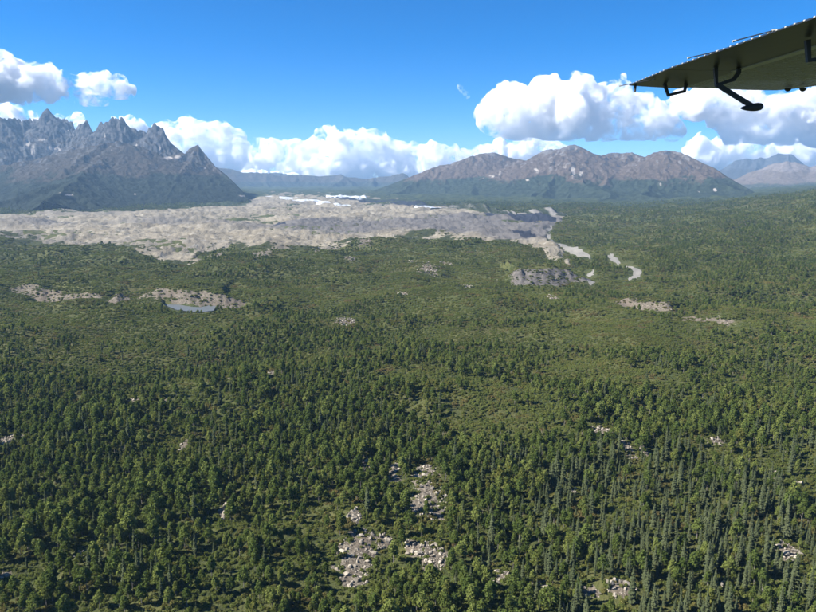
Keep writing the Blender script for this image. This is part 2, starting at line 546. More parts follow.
# ================================================================== MOUNTAINS
def slope_drop(d, s1, s2, L):
    return s2 * d + (s1 - s2) * L * (1 - np.exp(-d / L))

def resample(P, step):
    P = np.array(P, float)
    seg = np.hypot(*(P[1:, :2] - P[:-1, :2]).T); c = np.concatenate([[0], np.cumsum(seg)])
    n = max(2, int(c[-1] / step) + 1); s = np.linspace(0, c[-1], n)
    return np.stack([np.interp(s, c, P[:, i]) for i in range(3)], -1)

def make_spurs(rng, crest, gap, z_base, seglen, fall, wander, sub, towards=1.0, jag=0.0):
    """ridges that leave the crest towards the valley, with side ridges"""
    out = []
    c = resample(crest, gap)
    for i in range(len(c)):
        p = c[i].copy()
        if p[2] < z_base + 60:
            continue
        rad = -p[:2] / np.hypot(*p[:2])
        ang = rng.normal(0, .35)
        line = [p.copy()]
        q = p.copy(); f = fall * rng.uniform(.8, 1.25)
        while q[2] > z_base - 40 and len(line) < 60:
            ang += rng.normal(0, wander); ang *= .9
            d = np.array([rad[0] * math.cos(ang) - rad[1] * math.sin(ang), rad[0] * math.sin(ang) + rad[1] * math.cos(ang)]) * towards
            q = q.copy(); q[:2] += d * seglen
            h = max(0.0, (q[2] - z_base) / max(60, p[2] - z_base))
            q[2] -= seglen * f * (.45 + .9 * h) * rng.uniform(.25, 1.6) * (1.0) 
            q[2] += rng.normal(0, jag)
            line.append(q.copy())
            if sub and len(line) > 1 and rng.random() < sub:
                sgn = rng.choice([-1, 1]); a2 = ang + sgn * rng.uniform(.6, 1.0)
                d2 = np.array([rad[0] * math.cos(a2) - rad[1] * math.sin(a2), rad[0] * math.sin(a2) + rad[1] * math.cos(a2)]) * towards
                s_line = [q.copy()]; e = q.copy()
                for k in range(rng.integers(3, 7)):
                    e = e.copy(); e[:2] += d2 * seglen * .8; e[2] -= seglen * f * rng.uniform(.5, 1.2)
                    s_line.append(e)
                out.append(np.array(s_line))
        out.append(np.array(line))
    return out

def ridge_height(x, y, ridges, s1, s2, L, cap_reach=650.0):
    """highest of many falling ridges, on a polar grid"""
    z = np.full(x.shape, -500.0)
    rr = np.hypot(x[:, 0], y[:, 0]); aa = np.arctan2(x[0], y[0])
    for P in ridges:
        for i in range(len(P) - 1):
            a, b = P[i], P[i + 1]
            reach = min((max(a[2], b[2]) + 80) / s2, cap_reach) + .5 * math.hypot(b[0] - a[0], b[1] - a[1]) + 60
            cx, cy_ = (a[0] + b[0]) / 2, (a[1] + b[1]) / 2
            cr = math.hypot(cx, cy_); ca = math.atan2(cx, cy_); da = math.asin(min(.99, reach / cr))
            i0, i1 = np.searchsorted(rr, (cr - reach, cr + reach)); j0, j1 = np.searchsorted(aa, (ca - da, ca + da))
            if i1 <= i0 or j1 <= j0:
                continue
            xs, ys = x[i0:i1, j0:j1], y[i0:i1, j0:j1]
            ex, ey = b[0] - a[0], b[1] - a[1]
            t_ = np.clip(((xs - a[0]) * ex + (ys - a[1]) * ey) / (ex * ex + ey * ey + 1e-6), 0, 1)
            d = np.hypot(xs - a[0] - t_ * ex, ys - a[1] - t_ * ey)
            zz = z[i0:i1, j0:j1]
            np.maximum(zz, a[2] + t_ * (b[2] - a[2]) - slope_drop(d, s1, s2, L), out=zz)
    return z

def crest_from(px, rfun, jag=0.0, n_sub=1, rng=None):
    out = []
    for i, (u, v) in enumerate(px):
        out.append(at_r(u, v, rfun(u)))
        if n_sub > 1 and i < len(px) - 1:
            u2, v2 = px[i + 1]
            for k in range(1, n_sub):
                f = k / n_sub
                out.append(at_r(u + (u2 - u) * f, v + (v2 - v) * f + rng.normal(0, jag), rfun(u + (u2 - u) * f)))
    return np.array(out)

def cap(x, y, z, px, soft=10.0, end_fade=(None, None)):
    """keep the flanks below the surveyed skyline"""
    az = np.arctan2(x, y)
    pa = []
    for (u, v) in px:
        d = ray(u, v); pa.append((math.atan2(d[0], d[1]), d[2] / math.hypot(d[0], d[1])))
    pa = np.array(pa); r = np.hypot(x, y)
    zt = H + r * np.interp(az, pa[:, 0], pa[:, 1]) + 9 * fbm(x / 75, y / 75, 3, 141)
    lo, hi = pa[0, 0], pa[-1, 0]
    if end_fade[0]: zt = zt - np.maximum(0, lo - az) * r * end_fade[0]
    if end_fade[1]: zt = zt - np.maximum(0, az - hi) * r * end_fade[1]
    e = zt - z
    # smooth minimum
    h_ = np.clip(.5 + .5 * e / soft, 0, 1)
    return zt * (1 - h_) + z * h_ - soft * h_ * (1 - h_)

def mountain_material(name, rock_a, rock_b, tundra, forest, scree, fine=.03, bstr=1.0, bdist=14.0, k=.62):
    rock_a, rock_b, tundra, forest, scree = [tuple(q * k for q in c_) for c_ in (rock_a, rock_b, tundra, forest, scree)]
    m, t, o = mat(name)
    p = pos(t)
    n1 = noise(t, p, .004, 5, .6); n2 = noise(t, p, .018, 6, .68); n3 = noise(t, p, .08, 4, .65)
    rock = mixc(t, maprange(t, n2, .35, .65), rock_a, rock_b)
    tun = mixc(t, maprange(t, n2, .35, .7), tundra, tuple(min(1, c * 1.45 + .012) for c in tundra))
    fo = mixc(t, maprange(t, n2, .38, .62), forest, tuple(c * 1.8 + .006 for c in forest))
    w1 = mth(t, 'MULTIPLY', mth(t, 'SUBTRACT', n2, .5), 1.1)
    c = mixc(t, maprange(t, mth(t, 'ADD', attr(t, 'rock'), w1), .35, .65), tun, rock)
    c = mixc(t, maprange(t, mth(t, 'ADD', attr(t, 'forest'), w1), .35, .65), c, fo)
    c = mixc(t, maprange(t, mth(t, 'ADD', attr(t, 'scree'), mth(t, 'MULTIPLY', mth(t, 'SUBTRACT', n3, .5), .9)), .42, .62), c, scree)
    c = mixc(t, maprange(t, mth(t, 'ADD', attr(t, 'snow'), w1), .42, .58), c, (.80, .83, .87))
    h = mth(t, 'ADD', n2, mth(t, 'MULTIPLY', n3, .45))
    principled(t, o, c, .95, bump(t, h, bstr, bdist), .1)
    return m

def grad_slope(x, y, z):
    """slope magnitude on a polar grid"""
    dzr = np.gradient(z, axis=0) / (np.hypot(np.gradient(x, axis=0), np.gradient(y, axis=0)) + 1e-6)
    dza = np.gradient(z, axis=1) / (np.hypot(np.gradient(x, axis=1), np.gradient(y, axis=1)) + 1e-6)
    return np.hypot(dzr, dza)

def blobs(x, y, z, pts):
    """soft spots at photo bearings on a mountain side: list of (u, v, ru, rv)"""
    u, v = uvz(x, y, z)
    out = np.zeros(x.shape)
    for (a, b, ru, rv, amp) in pts:
        out = np.maximum(out, amp * np.exp(-((u - a) / ru) ** 2 - ((v - b) / rv) ** 2))
    return out

# --- the jagged massif on the left
rg = np.random.default_rng(3)
SIL1 = [(-140, 128), (-110, 118), (-80, 124), (-50, 112), (-25, 120), (0, 118), (5, 119), (16, 118.5), (24, 121), (30, 117.5), (38, 119.6), (42, 115), (46.5, 110.5), (54, 116), (60, 118.5), (65, 118.5),
        (69, 123), (72, 121.5), (75, 128.5), (78.5, 124.5), (82.5, 125), (86.5, 121.5), (93, 131), (96, 128.5), (100.5, 122), (104, 123.5), (106, 121.5), (109, 121.5),
        (113.5, 118), (117, 120.5), (121, 118.8), (124, 121), (130, 127.5), (135, 128.5), (139, 129.5), (146, 131), (151, 127.5), (154.7, 125.2), (157, 128), (162.5, 129.5), (166, 136), (170.4, 142), (176, 147),
        (185, 153), (190, 147.5), (194, 146.5), (198, 145), (202.7, 151.5), (208, 158), (215.5, 167), (227, 176), (239, 188), (247, 197)]
def r1(u):
    return float(np.interp(u, [-140, 0, 40, 60, 80, 100, 125, 155, 180, 198, 220, 247], [9400, 9300, 9500, 9600, 9350, 8700, 8500, 8400, 8100, 7700, 7200, 6500]))
_su = np.array([q[0] for q in SIL1]); _sv = np.array([q[1] for q in SIL1])
_sm = np.array([np.average(_sv, weights=np.exp(-((_su - q) / 14.0) ** 2)) for q in _su])
_k = np.interp(_su, [0, 160, 190, 205], [.5, .5, .2, 0])
SIL1 = [(float(a_), float(b_)) for a_, b_ in zip(_su, _sv + (_sv - _sm) * _k - 1.0 * (_k > .3))]
crest = crest_from(SIL1, r1, 1.3, 3, rg)
FRONT1 = [(-120, 172), (-60, 168), (0, 165), (30, 160), (60, 153), (85, 147), (104, 142.5), (120, 140.5), (132, 145), (150, 151), (165, 155)]
front = crest_from(FRONT1, lambda u: float(np.interp(u, [-120, 0, 120, 165], [7900, 7700, 7500, 7500])), .4, 2, rg)
KN = [(104, 142.5), (80, 158), (62, 172), (50, 186), (42, 198)]
knoll = crest_from(KN, lambda u: float(np.interp(u, [42, 104], [6300, 7500])))
KN2 = [(150, 151), (140, 165), (128, 180), (120, 196)]
knoll2 = crest_from(KN2, lambda u: float(np.interp(u, [120, 150], [6200, 7400])))
KN3 = [(198, 145), (192, 160), (178, 175), (170, 190), (165, 200)]
knoll3 = crest_from(KN3, lambda u: float(np.interp(u, [165, 198], [5900, 7700])))
# pinnacles leaning out of the crest and buttresses below it
sp = make_spurs(rg, crest, 105, 360, 60, 1.05, .30, .40, jag=20)
back = make_spurs(rg, crest, 260, 200, 120, .8, .2, 0, towards=-1.0)
sp_front = make_spurs(rg, front, 420, 30, 150, .30, .22, .4)
sp_low = make_spurs(rg, resample(np.concatenate([knoll3[:1], crest[-12:]]), 100), 300, 30, 110, .5, .2, .4)
X1, Y1 = polar(-42, -10.0, 620, 5000, 10900, 300)
wx = X1 + 28 * fbm(X1 / 130, Y1 / 130, 3, 101); wy = Y1 + 28 * fbm(X1 / 130, Y1 / 130, 3, 102)
za = ridge_height(X1, Y1, [crest], 3.4, .62, 110, 1800)
zb = ridge_height(wx, wy, sp, 2.6, .6, 70)
zc = ridge_height(wx, wy, back, 1.5, .6, 90)
zd = ridge_height(wx, wy, [front, knoll, knoll2, knoll3] + sp_front + sp_low, .62, .30, 160, 2600)
Z1 = np.maximum(np.maximum(za, zb), zc)
steep = sm((Z1 - zd) / 60)
kk = 40.0
Z1 = np.maximum(Z1, zd) + kk * .25 * np.maximum(0, 1 - np.abs(Z1 - zd) / kk) ** 2
A1 = np.arctan2(X1, Y1) * 7500; R1 = np.hypot(X1, Y1)
A1 = A1 + 60 * fbm(X1 / 300, Y1 / 300, 3, 112)
rid = .55 * (billow(A1 / 190, R1 / 520, 5, 111) - .5) + .45 * (billow(X1 / 170, Y1 / 170, 5, 113) - .5)
crack = billow(X1 / 48, Y1 / 90, 4, 116) - .5
Z1 = Z1 + (34 + 8 * steep) * rid * sm((Z1 - 20) / 200) + (5 + 26 * steep) * crack + 11 * fbm(X1 / 60, Y1 / 60, 4, 121)
Z1 = cap(X1, Y1, Z1, SIL1, 7, (None, 1.2))
g1 = G(X1, Y1)
sl1 = grad_slope(X1, Y1, Z1)
zn = Z1 + 120 * fbm(X1 / 500, Y1 / 500, 5, 131)
rock1 = np.clip(sm((sl1 - .55) / .4) * sm((zn - 180) / 150) + sm((zn - 640) / 160), 0, 1)
for1 = sm((330 - zn - 60 * rid) / 180)
chute = np.clip((.25 - billow(A1 / 75, R1 / 420, 3, 118)) * 2.6, 0, 1)
scr1 = np.clip(chute * sm((zn - 430) / 160) * sm((1.5 - sl1) / .7) * .9, 0, 1)
scr1 = np.maximum(scr1, blobs(X1, Y1, Z1, [(33, 150, 3, 8, .85), (28, 143, 3, 5, .8), (50, 148, 12, 2.2, .9), (42, 140, 7, 2, .7), (58, 150, 8, 2, .7), (64, 130, 9, 5, .62), (72, 135, 6, 3, .6),
                                           (168, 158, 6, 2.0, .9), (160, 150, 2, 7, .7), (178, 157, 5, 2.4, .8), (70, 195, 8, 1.6, .8), (60, 193, 2, 1, .8), (135, 194, 1.6, 1.2, .9), (205, 168, 1.6, 1.4, .9), (242, 196, 5, 1.4, .7)]))
sno1 = np.clip(blobs(X1, Y1, Z1, [(64, 128, 7, 3.5, .3), (72, 133, 5, 3, .3)]), 0, 1) * 0
MM1 = mountain_material('jagged_mountain_rock', (.045, .048, .060), (.20, .195, .195), (.070, .055, .040), (.016, .024, .014), (.62, .56, .51), bdist=22, k=.47)
me = grid_mesh('mountain', X1, Y1, Z1, Z1 > g1 - 25, {'rock': rock1, 'forest': for1, 'scree': scr1, 'snow': sno1})
tag(link('mountain', me, MM1), 'dark jagged massif of granite spires on the left', kind='structure')

# --- the brown massif on the right
rg = np.random.default_rng(5)
SIL3 = [(360, 196), (368, 193), (390, 185), (413, 176), (427, 169.5), (440, 165), (452, 163), (460.6, 160.5), (474, 155), (483, 153), (491.5, 151.5), (500, 154), (508.6, 157), (518, 159), (525.8, 161), (534, 156),
        (543, 150.8), (548, 149.5), (553, 148.2), (560, 148.5), (566, 146), (572, 144.5), (579, 146), (587.6, 150.4), (594, 154), (601, 156), (606, 154), (611.6, 152.4), (622, 152.8), (632, 152.2), (639, 155),
        (646, 156.5), (653, 152.8), (660, 151), (666.5, 150.4), (674, 151), (680, 152.2), (690, 156.5), (701, 162.5), (715.5, 169), (727, 177), (737, 183), (750, 190), (764, 199)]
def r3(u):
    return float(np.interp(u, [360, 413, 474, 525, 572, 620, 668, 720, 764], [8600, 9300, 9700, 9900, 9200, 9700, 9000, 8300, 7400]))
crest = crest_from(SIL3, r3, .35, 3, rg)
# two long ridges towards the valley
RA = crest_from([(572, 145), (566, 158), (556, 172), (548, 186), (540, 199)], lambda u: float(np.interp(u, [540, 572], [6900, 9200])))
RB = crest_from([(491, 152), (488, 164), (480, 178), (470, 192)], lambda u: float(np.interp(u, [470, 491], [7600, 9750])))
RC = crest_from([(668, 150.5), (664, 164), (650, 178), (640, 190), (632, 199)], lambda u: float(np.interp(u, [632, 668], [6900, 9000])))
RD = crest_from([(632, 152.5), (620, 166), (606, 182), (598, 196)], lambda u: float(np.interp(u, [598, 632], [7100, 9600])))
sp = make_spurs(rg, crest, 260, 20, 120, .34, .25, .5, jag=8)
sp2 = []
for q in (RA, RB, RC, RD):
    sp2 += make_spurs(rg, q, 520, 20, 120, .3, .25, .35)
back = make_spurs(rg, crest, 500, 150, 160, .6, .2, 0, towards=-1.0)
X3, Y3 = polar(-5, 28.5, 520, 5600, 11200, 250)
wx = X3 + 40 * fbm(X3 / 220, Y3 / 220, 3, 201); wy = Y3 + 40 * fbm(X3 / 220, Y3 / 220, 3, 202)
za = ridge_height(X3, Y3, [crest], .75, .34, 160, 2200)
zb = ridge_height(wx, wy, [RA, RB, RC, RD] + sp + sp2 + back, .56, .29, 170, 1500)
Z3 = np.maximum(za, zb)
A3 = np.arctan2(X3, Y3) * 8500; R3_ = np.hypot(X3, Y3)
A3 = A3 + 70 * fbm(X3 / 350, Y3 / 350, 3, 212)
rid = .55 * (billow(A3 / 210, R3_ / 600, 5, 211) - .5) + .45 * (billow(X3 / 230, Y3 / 230, 5, 213) - .5)
Z3 = Z3 + (30 * rid + 22 * (billow(A3 / 85, R3_ / 300, 4, 216) - .5)) * sm((Z3 - 20) / 200) + 7 * fbm(X3 / 60, Y3 / 60, 4, 221)
Z3 = cap(X3, Y3, Z3, SIL3, 10, (.8, .8))
g3 = G(X3, Y3)
sl3 = grad_slope(X3, Y3, Z3)
zn = Z3 + 105 * fbm(X3 / 500, Y3 / 500, 5, 231)
rock3 = np.clip(sm((sl3 - .5) / .4) * sm((zn - 230) / 120) * .8 + sm((zn - 480) / 150) * .75, 0, 1)
for3 = sm((300 - zn - 90 * rid) / 190)
gul = np.clip(-rid * 2.0, 0, 1)
scr3 = gul * sm((zn - 330) / 120) * .35
scr3 = np.maximum(scr3, blobs(X3, Y3, Z3, [(537, 170, 4, 4, .7), (528, 180, 3, 2, .6), (573, 172, 3, 9, .62), (581, 174, 3, 7, .65), (565, 166, 4, 4, .6), (492, 176, 5, 3, .6), (500, 173, 3, 4, .55), (484, 178, 3, 2, .5),
                                           (552, 162, 4, 3, .5), (660, 184, 3, 4, .55), (672, 186, 2.5, 4, .5), (700, 192, 4, 3, .5), (715, 190, 3, 3, .5), (690, 184, 3, 5, .45), (576, 150, 8, 3, .45)]) * np.clip(1.0 + .8 * fbm(X3 / 70, Y3 / 180, 3, 236), 0, 1.6))
MM3 = mountain_material('brown_mountain_side', (.112, .103, .100), (.235, .215, .205), (.104, .076, .056), (.024, .034, .020), (.56, .50, .44), bdist=20)
me = grid_mesh('mountain', X3, Y3, Z3, Z3 > g3 - 25, {'rock': rock3, 'forest': for3, 'scree': scr3, 'snow': scr3 * 0})
tag(link('mountain', me, MM3), 'broad brown rounded massif with pale scree on the right', kind='structure')

# --- far ranges
def far_range(px, r, az0, az1, na, r0, r1_, nr, seed, s1, s2, L, material, label, jag=.4, gap=500, fall=.4, noise_amp=22, snow_z=None, zb=40, sub_n=2, rock_z=300):
    rg = np.random.default_rng(seed)
    cr = crest_from(px, r if callable(r) else (lambda u: r), jag, sub_n, rg)
    sp = make_spurs(rg, cr, gap, zb, gap * .4, fall, .25, .35, jag=jag * 8)
    bk = make_spurs(rg, cr, gap * 1.6, zb + 100, gap * .4, fall, .2, 0, towards=-1.0)
    X, Y = polar(az0, az1, na, r0, r1_, nr)
    k = gap / 400
    wx = X + 40 * k * fbm(X / 300, Y / 300, 3, seed); wy = Y + 40 * k * fbm(X / 300, Y / 300, 3, seed + 1)
    Z = np.maximum(ridge_height(X, Y, [cr], s1, s2, L, 2500), ridge_height(wx, wy, sp + bk, s1, s2, L, 2000))
    Z = Z + noise_amp * (billow(X / 320, Y / 320, 5, seed + 5) - .5)
    Z = cap(X, Y, Z, px, 12, (.5, .5))
    zn = Z + 50 * fbm(X / 600, Y / 600, 3, seed + 9)
    sl = grad_slope(X, Y, Z)
    sn = np.zeros(X.shape) if snow_z is None else sm((zn - snow_z) / 60) * .75
    rid = billow(X / 260, Y / 260, 4, seed + 15) - .5
    me = grid_mesh('mountain', X, Y, Z, Z > G(X, Y) - 25,
                   {'rock': sm((zn - rock_z) / 200) * .9, 'forest': sm((zb + 160 - zn) / 120), 'scree': np.clip(-rid * 2, 0, 1) * .5 * sm((zn - rock_z) / 150), 'snow': sn})
    tag(link('mountain', me, material), label, kind='structure')
MMB = mountain_material('far_blue_range', (.10, .10, .10), (.19, .18, .18), (.075, .065, .05), (.03, .038, .028), (.26, .25, .24), bdist=30)
far_range([(150, 170), (190, 168), (217, 167.5), (234, 169), (251, 171), (268, 173), (282, 175), (299, 174.5), (320, 176), (337, 174.5), (341, 173), (348, 176), (370, 178), (392, 175.6), (398, 173.5), (402, 172), (409, 176), (414, 174.5), (422, 178), (440, 180), (480, 184)],
          15000, -22, 6, 300, 11000, 16500, 110, 21, .8, .3, 260, MMB, 'low hazy blue range closing the valley beyond the glacier', .8, 700, .25, 45)
far_range([(200, 176), (225, 172), (244, 170.5), (252, 168.6), (257, 170), (262, 169), (270, 171.5), (278, 170.5), (286, 173), (294, 172), (302, 175), (330, 177)],
          18500, -20, -4, 200, 16600, 19600, 70, 27, .9, .4, 260, MMB, 'snow covered far peaks peeping over the blue range', .5, 700, .4, 30, 300)
far_range([(690, 186), (705, 178), (722, 173), (735, 179), (743.5, 175), (757, 169), (769, 164.5), (778, 162), (786.7, 160.5), (795, 161.5), (802, 163.4), (810, 166), (816, 164.5), (830, 160), (860, 164), (900, 158), (950, 170)],
          12500, 19, 39, 330, 8800, 13800, 130, 33, .8, .36, 220, mountain_material('pale_far_ridge', (.20, .17, .16), (.29, .25, .235), (.15, .12, .10), (.05, .055, .04), (.37, .33, .30), bdist=22),
          'pale grey-brown ridge at the right edge behind the forested slope', .4, 520, .35, rock_z=220)
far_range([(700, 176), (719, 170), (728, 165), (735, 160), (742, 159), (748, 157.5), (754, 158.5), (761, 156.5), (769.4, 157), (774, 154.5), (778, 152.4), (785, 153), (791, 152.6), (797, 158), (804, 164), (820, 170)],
          18000, 21, 33, 220, 15500, 19400, 80, 39, 1.2, .55, 260, mountain_material('shadow_toned_far_peak', (.06, .065, .075), (.11, .115, .125), (.05, .05, .05), (.03, .035, .03), (.10, .10, .11), bdist=30),  # cloud shadow on this peak is put into its dark rock colours
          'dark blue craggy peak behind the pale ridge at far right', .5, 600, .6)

# --- eroded lateral bank below the right massif
bxs = np.linspace(at_z(452, 208.5, 20)[0], at_z(570, 213.5, 20)[0], 260)
def bank_y(x):
    return np.interp(x, [at_z(u, v, 20)[0] for u, v in ((452, 207), (485, 210), (520, 212.5), (570, 214))], [at_z(u, v, 20)[1] for u, v in ((452, 207), (485, 210), (520, 212.5), (570, 214))])
S = np.linspace(-.15, 1.25, 26)
BX, BS = np.meshgrid(bxs, S)
tt_ = (BX - bxs[0]) / (bxs[-1] - bxs[0])
cut = np.zeros(BX.shape)
for c0, wd in ((.13, .03), (.27, .035), (.385, .03), (.46, .022), (.53, .016), (.665, .02), (.79, .028), (.92, .03)):
    cc = tt_ + .035 * (BS - .5)
    cut = np.maximum(cut, np.exp(-((cc - c0) / wd) ** 2))
ends = sm(tt_ * 8) * sm((1 - tt_) * 7)
hb = (33 + 10 * np.sin(tt_ * 9) + 8 * fbm(BX / 160, BS * .5, 3, 305)) * ends
rise = sm(np.clip(BS, 0, 1))
BYY = bank_y(BX) + BS * 110 + 70 * cut * rise * .6 + 10 * fbm(BX / 50, BS * 2, 3, 301)
BZ = G(BX, BYY) + 4 + hb * np.clip(BS, -.15, 1) * 1.0 - 10 * cut * rise - np.maximum(BS - 1, 0) * 60 + 3 * fbm(BX / 30, BS * 4, 3, 302)
bank_bare = sm((1.03 - BS) / .08) * sm(BS / .1) * (1 - cut * 1.15) * np.interp(tt_, [0, .2, .45, .5, 1], [.5, .45, .5, .85, .7])
m, t, o = mat('lateral_bank')
p = pos(t); n2 = noise(t, p, .03, 5, .65)
c = mixc(t, maprange(t, mth(t, 'ADD', attr(t, 'bare'), mth(t, 'MULTIPLY', mth(t, 'SUBTRACT', n2, .5), .5)), .3, .75), mixc(t, n2, (.014, .02, .011), (.032, .036, .019)), mixc(t, n2, (.11, .103, .097), (.20, .188, .172)))
principled(t, o, c, .95, bump(t, n2, .8, 8.0), .1)
me = grid_mesh('moraine_bank', BX, BYY, BZ, None, {'bare': bank_bare})
tag(link('moraine_bank', me, m), 'pale gullied bank at the foot of the right massif', kind='structure')

# ================================================================== VEGETATION
def leaf_material(name, a, b, yellow, amount, trans=.28, dark=.55, red=None, light=None):
    m, t, o = mat(name)
    oi = t.nodes.new('ShaderNodeObjectInfo')
    n = noise(t, oi.outputs['Location'], .012, 3, .6)
    n2 = noise(t, pos(t), .9, 2, .5)
    c = mixc(t, oi.outputs['Random'], a, b)
    c = mixc(t, maprange(t, mth(t, 'ADD', mth(t, 'MULTIPLY', n, .75), mth(t, 'MULTIPLY', oi.outputs['Random'], .25)), 1 - amount, 1.15 - amount), c, yellow)
    c = mixc(t, maprange(t, n2, .3, .7, 1.0, 0.0), c, tuple(q * dark for q in b))
    if red:
        n4 = noise(t, oi.outputs['Location'], .03, 4, .65)
        c = mixc(t, mth(t, 'MULTIPLY', maprange(t, n4, .53, .66), .8), c, red)
        n5 = noise(t, oi.outputs['Location'], .006, 3, .6)
        c = mixc(t, mth(t, 'MULTIPLY', maprange(t, n5, .46, .62), .55), c, tuple(q * .62 for q in a))
    if light:
        rv = mth(t, 'FRACT', mth(t, 'MULTIPLY', oi.outputs['Random'], 17.3))
        c = mixc(t, mth(t, 'MULTIPLY', maprange(t, rv, .74, .80), .75), c, light)
        c = mixc(t, mth(t, 'MULTIPLY', maprange(t, rv, .22, .14), .55), c, tuple(q * .55 for q in a))
    d = t.nodes.new('ShaderNodeBsdfDiffuse'); tr = t.nodes.new('ShaderNodeBsdfTranslucent'); mx_ = t.nodes.new('ShaderNodeMixShader')
    t.links.new(c, d.inputs[0])
    t.links.new(mixc(t, .5, c, (.12, .16, .02), 'MIX'), tr.inputs[0])
    mx_.inputs[0].default_value = trans
    t.links.new(d.outputs[0], mx_.inputs[1]); t.links.new(tr.outputs[0], mx_.inputs[2])
    t.links.new(mx_.outputs[0], o.inputs['Surface'])
    return m
M_BROAD = leaf_material('broadleaf_foliage', (.072, .108, .026), (.122, .154, .038), (.190, .172, .042), .45, .36, .66, None, (.165, .190, .050))
M_SPRUCE = leaf_material('spruce_needles', (.052, .066, .031), (.084, .098, .048), (.100, .092, .052), .35, .14, .6)
M_SHRUB = leaf_material('shrub_leaves', (.104, .136, .034), (.158, .174, .048), (.200, .165, .056), .48, .32, .7, (.165, .112, .052))
m, t, o = mat('bark')
principled(t, o, mixc(t, noise(t, pos(t), 2.0, 3), (.10, .085, .07), (.26, .24, .21)), .9)
M_BARK = m

def tube(V, Fq, pts, rad, n=5):
    base = len(V)
    for i, (p, r) in enumerate(zip(pts, rad)):
        for k in range(n):
            a = 2 * math.pi * k / n
            V.append((p[0] + r * math.cos(a), p[1] + r * math.sin(a), p[2]))
    for i in range(len(pts) - 1):
        for k in range(n):
            a = base + i * n + k; b = base + i * n + (k + 1) % n
            Fq.append((a, b, b + n)); Fq.append((a, b + n, a + n))

def spruce_proto(seed):
    rg = np.random.default_rng(seed)
    hgt = 1.0 * 16
    tV, tF = [], []
    tube(tV, tF, [(0, 0, -1.2), (0, 0, hgt * .4), (0, 0, hgt * .97)], [.22, .14, .03])
    V, F_ = [], []
    rmax = rg.uniform(1.5, 2.0)
    levels = 27
    for k in range(levels):
        f = k / (levels - 1)
        z = hgt * (.05 + .93 * f)
        rr = rmax * ((1 - f) ** .62) * rg.uniform(.75, 1.15) + .10
        if f < .12: rr *= .75
        nb = 8 if f < .7 else 6
        a0 = rg.uniform(0, 6.28)
        for j in range(nb):
            if rg.random() < .08: continue
            a = a0 + 6.283 * j / nb + rg.normal(0, .18)
            L = rr * rg.uniform(.7, 1.18)
            dr = L * rg.uniform(.18, .55)
            wd = L * rg.uniform(.30, .46) + .06
            ca, sa = math.cos(a), math.sin(a)
            zz = z + rg.normal(0, .12)
            b = len(V)
            V += [(ca * .05, sa * .05, zz + .12), (ca * L * .62 - sa * wd, sa * L * .62 + ca * wd, zz - dr * .8 - .12), (ca * L, sa * L, zz - dr), (ca * L * .62 + sa * wd, sa * L * .62 - ca * wd, zz - dr * .8 - .12),
                  (ca * L * .6, sa * L * .6, zz - dr * .35 + .08)]
            F_ += [(b, b + 1, b + 4), (b + 4, b + 1, b + 2), (b + 4, b + 2, b + 3), (b, b + 4, b + 3)]
    b = len(V)
    V += [(.1, 0, hgt * .95), (-.06, .09, hgt * .95), (-.06, -.09, hgt * .95), (0, 0, hgt * 1.03)]
    F_ += [(b, b + 1, b + 3), (b + 1, b + 2, b + 3), (b + 2, b, b + 3)]
    return (tV, tF), (V, F_)

def leaf_cloud(rg, lobes, n, size):
    """leaf clumps spread over and inside a few lobes"""
    V, F_ = [], []
    vol = np.array([l[3] * l[4] for l in lobes]); vol = vol / vol.sum()
    for _ in range(n):
        l = lobes[rg.choice(len(lobes), p=vol)]
        d = rg.normal(0, 1, 3); d /= np.linalg.norm(d)
        if d[2] < -.35: d[2] *= -.6
        s = rg.uniform(.62, 1.08)
        c = np.array([l[0] + d[0] * l[3] * s, l[1] + d[1] * l[3] * s, l[2] + d[2] * l[4] * s])
        nrm = d * .9 + rg.normal(0, .5, 3); nrm /= np.linalg.norm(nrm)
        tx = np.cross(nrm, rg.normal(0, 1, 3)); tx /= np.linalg.norm(tx) + 1e-9; ty = np.cross(nrm, tx)
        q = size * rg.uniform(.6, 1.3); b = len(V)
        bend = nrm * q * .25
        V += [tuple(c - tx * q + ty * q * .1), tuple(c - ty * q * .8 - bend), tuple(c + tx * q * .9), tuple(c + ty * q * .75 - bend)]
        F_ += [(b, b + 1, b + 2), (b, b + 2, b + 3)]
    return V, F_

def broad_proto(seed):
    rg = np.random.default_rng(seed)
    hgt = 11.0
    slim = rg.uniform(.9, 1.3)
    lobes = [(0, 0, hgt * .55, 2.0 * slim, hgt * .30), (rg.normal(0, .3), rg.normal(0, .3), hgt * .80, 1.25 * slim, hgt * .2)]
    tV, tF = [], []
    tube(tV, tF, [(0, 0, -1.0), (.05, .05, hgt * .3), (0, 0, hgt * .8)], [.17, .12, .04])
    for k in range(rg.integers(5, 8)):
        a = k * 2.4 + rg.normal(0, .3); z = hgt * rg.uniform(.28, .72); d = rg.uniform(.9, 1.7) * slim * (1.15 - z / hgt * .6)
        lobes.append((math.cos(a) * d, math.sin(a) * d, z, rg.uniform(.85, 1.4) * slim, rg.uniform(1.0, 1.9)))
        tube(tV, tF, [(0, 0, z - 1.6), (math.cos(a) * d * .6, math.sin(a) * d * .6, z - .6), (math.cos(a) * d, math.sin(a) * d, z)], [.07, .05, .02], 4)
    return (tV, tF), leaf_cloud(rg, lobes, 620, .42)

def shrub_proto(seed):
    rg = np.random.default_rng(seed)
    lobes = [(0, 0, .6, 1.5, 1.3)]
    for k in range(6):
        a = rg.uniform(0, 6.28); d = rg.uniform(.8, 2.0)
        lobes.append((math.cos(a) * d, math.sin(a) * d, rg.uniform(.2, .8), rg.uniform(.8, 1.3), rg.uniform(.8, 1.4)))
    return leaf_cloud(rg, lobes, 330, .40)

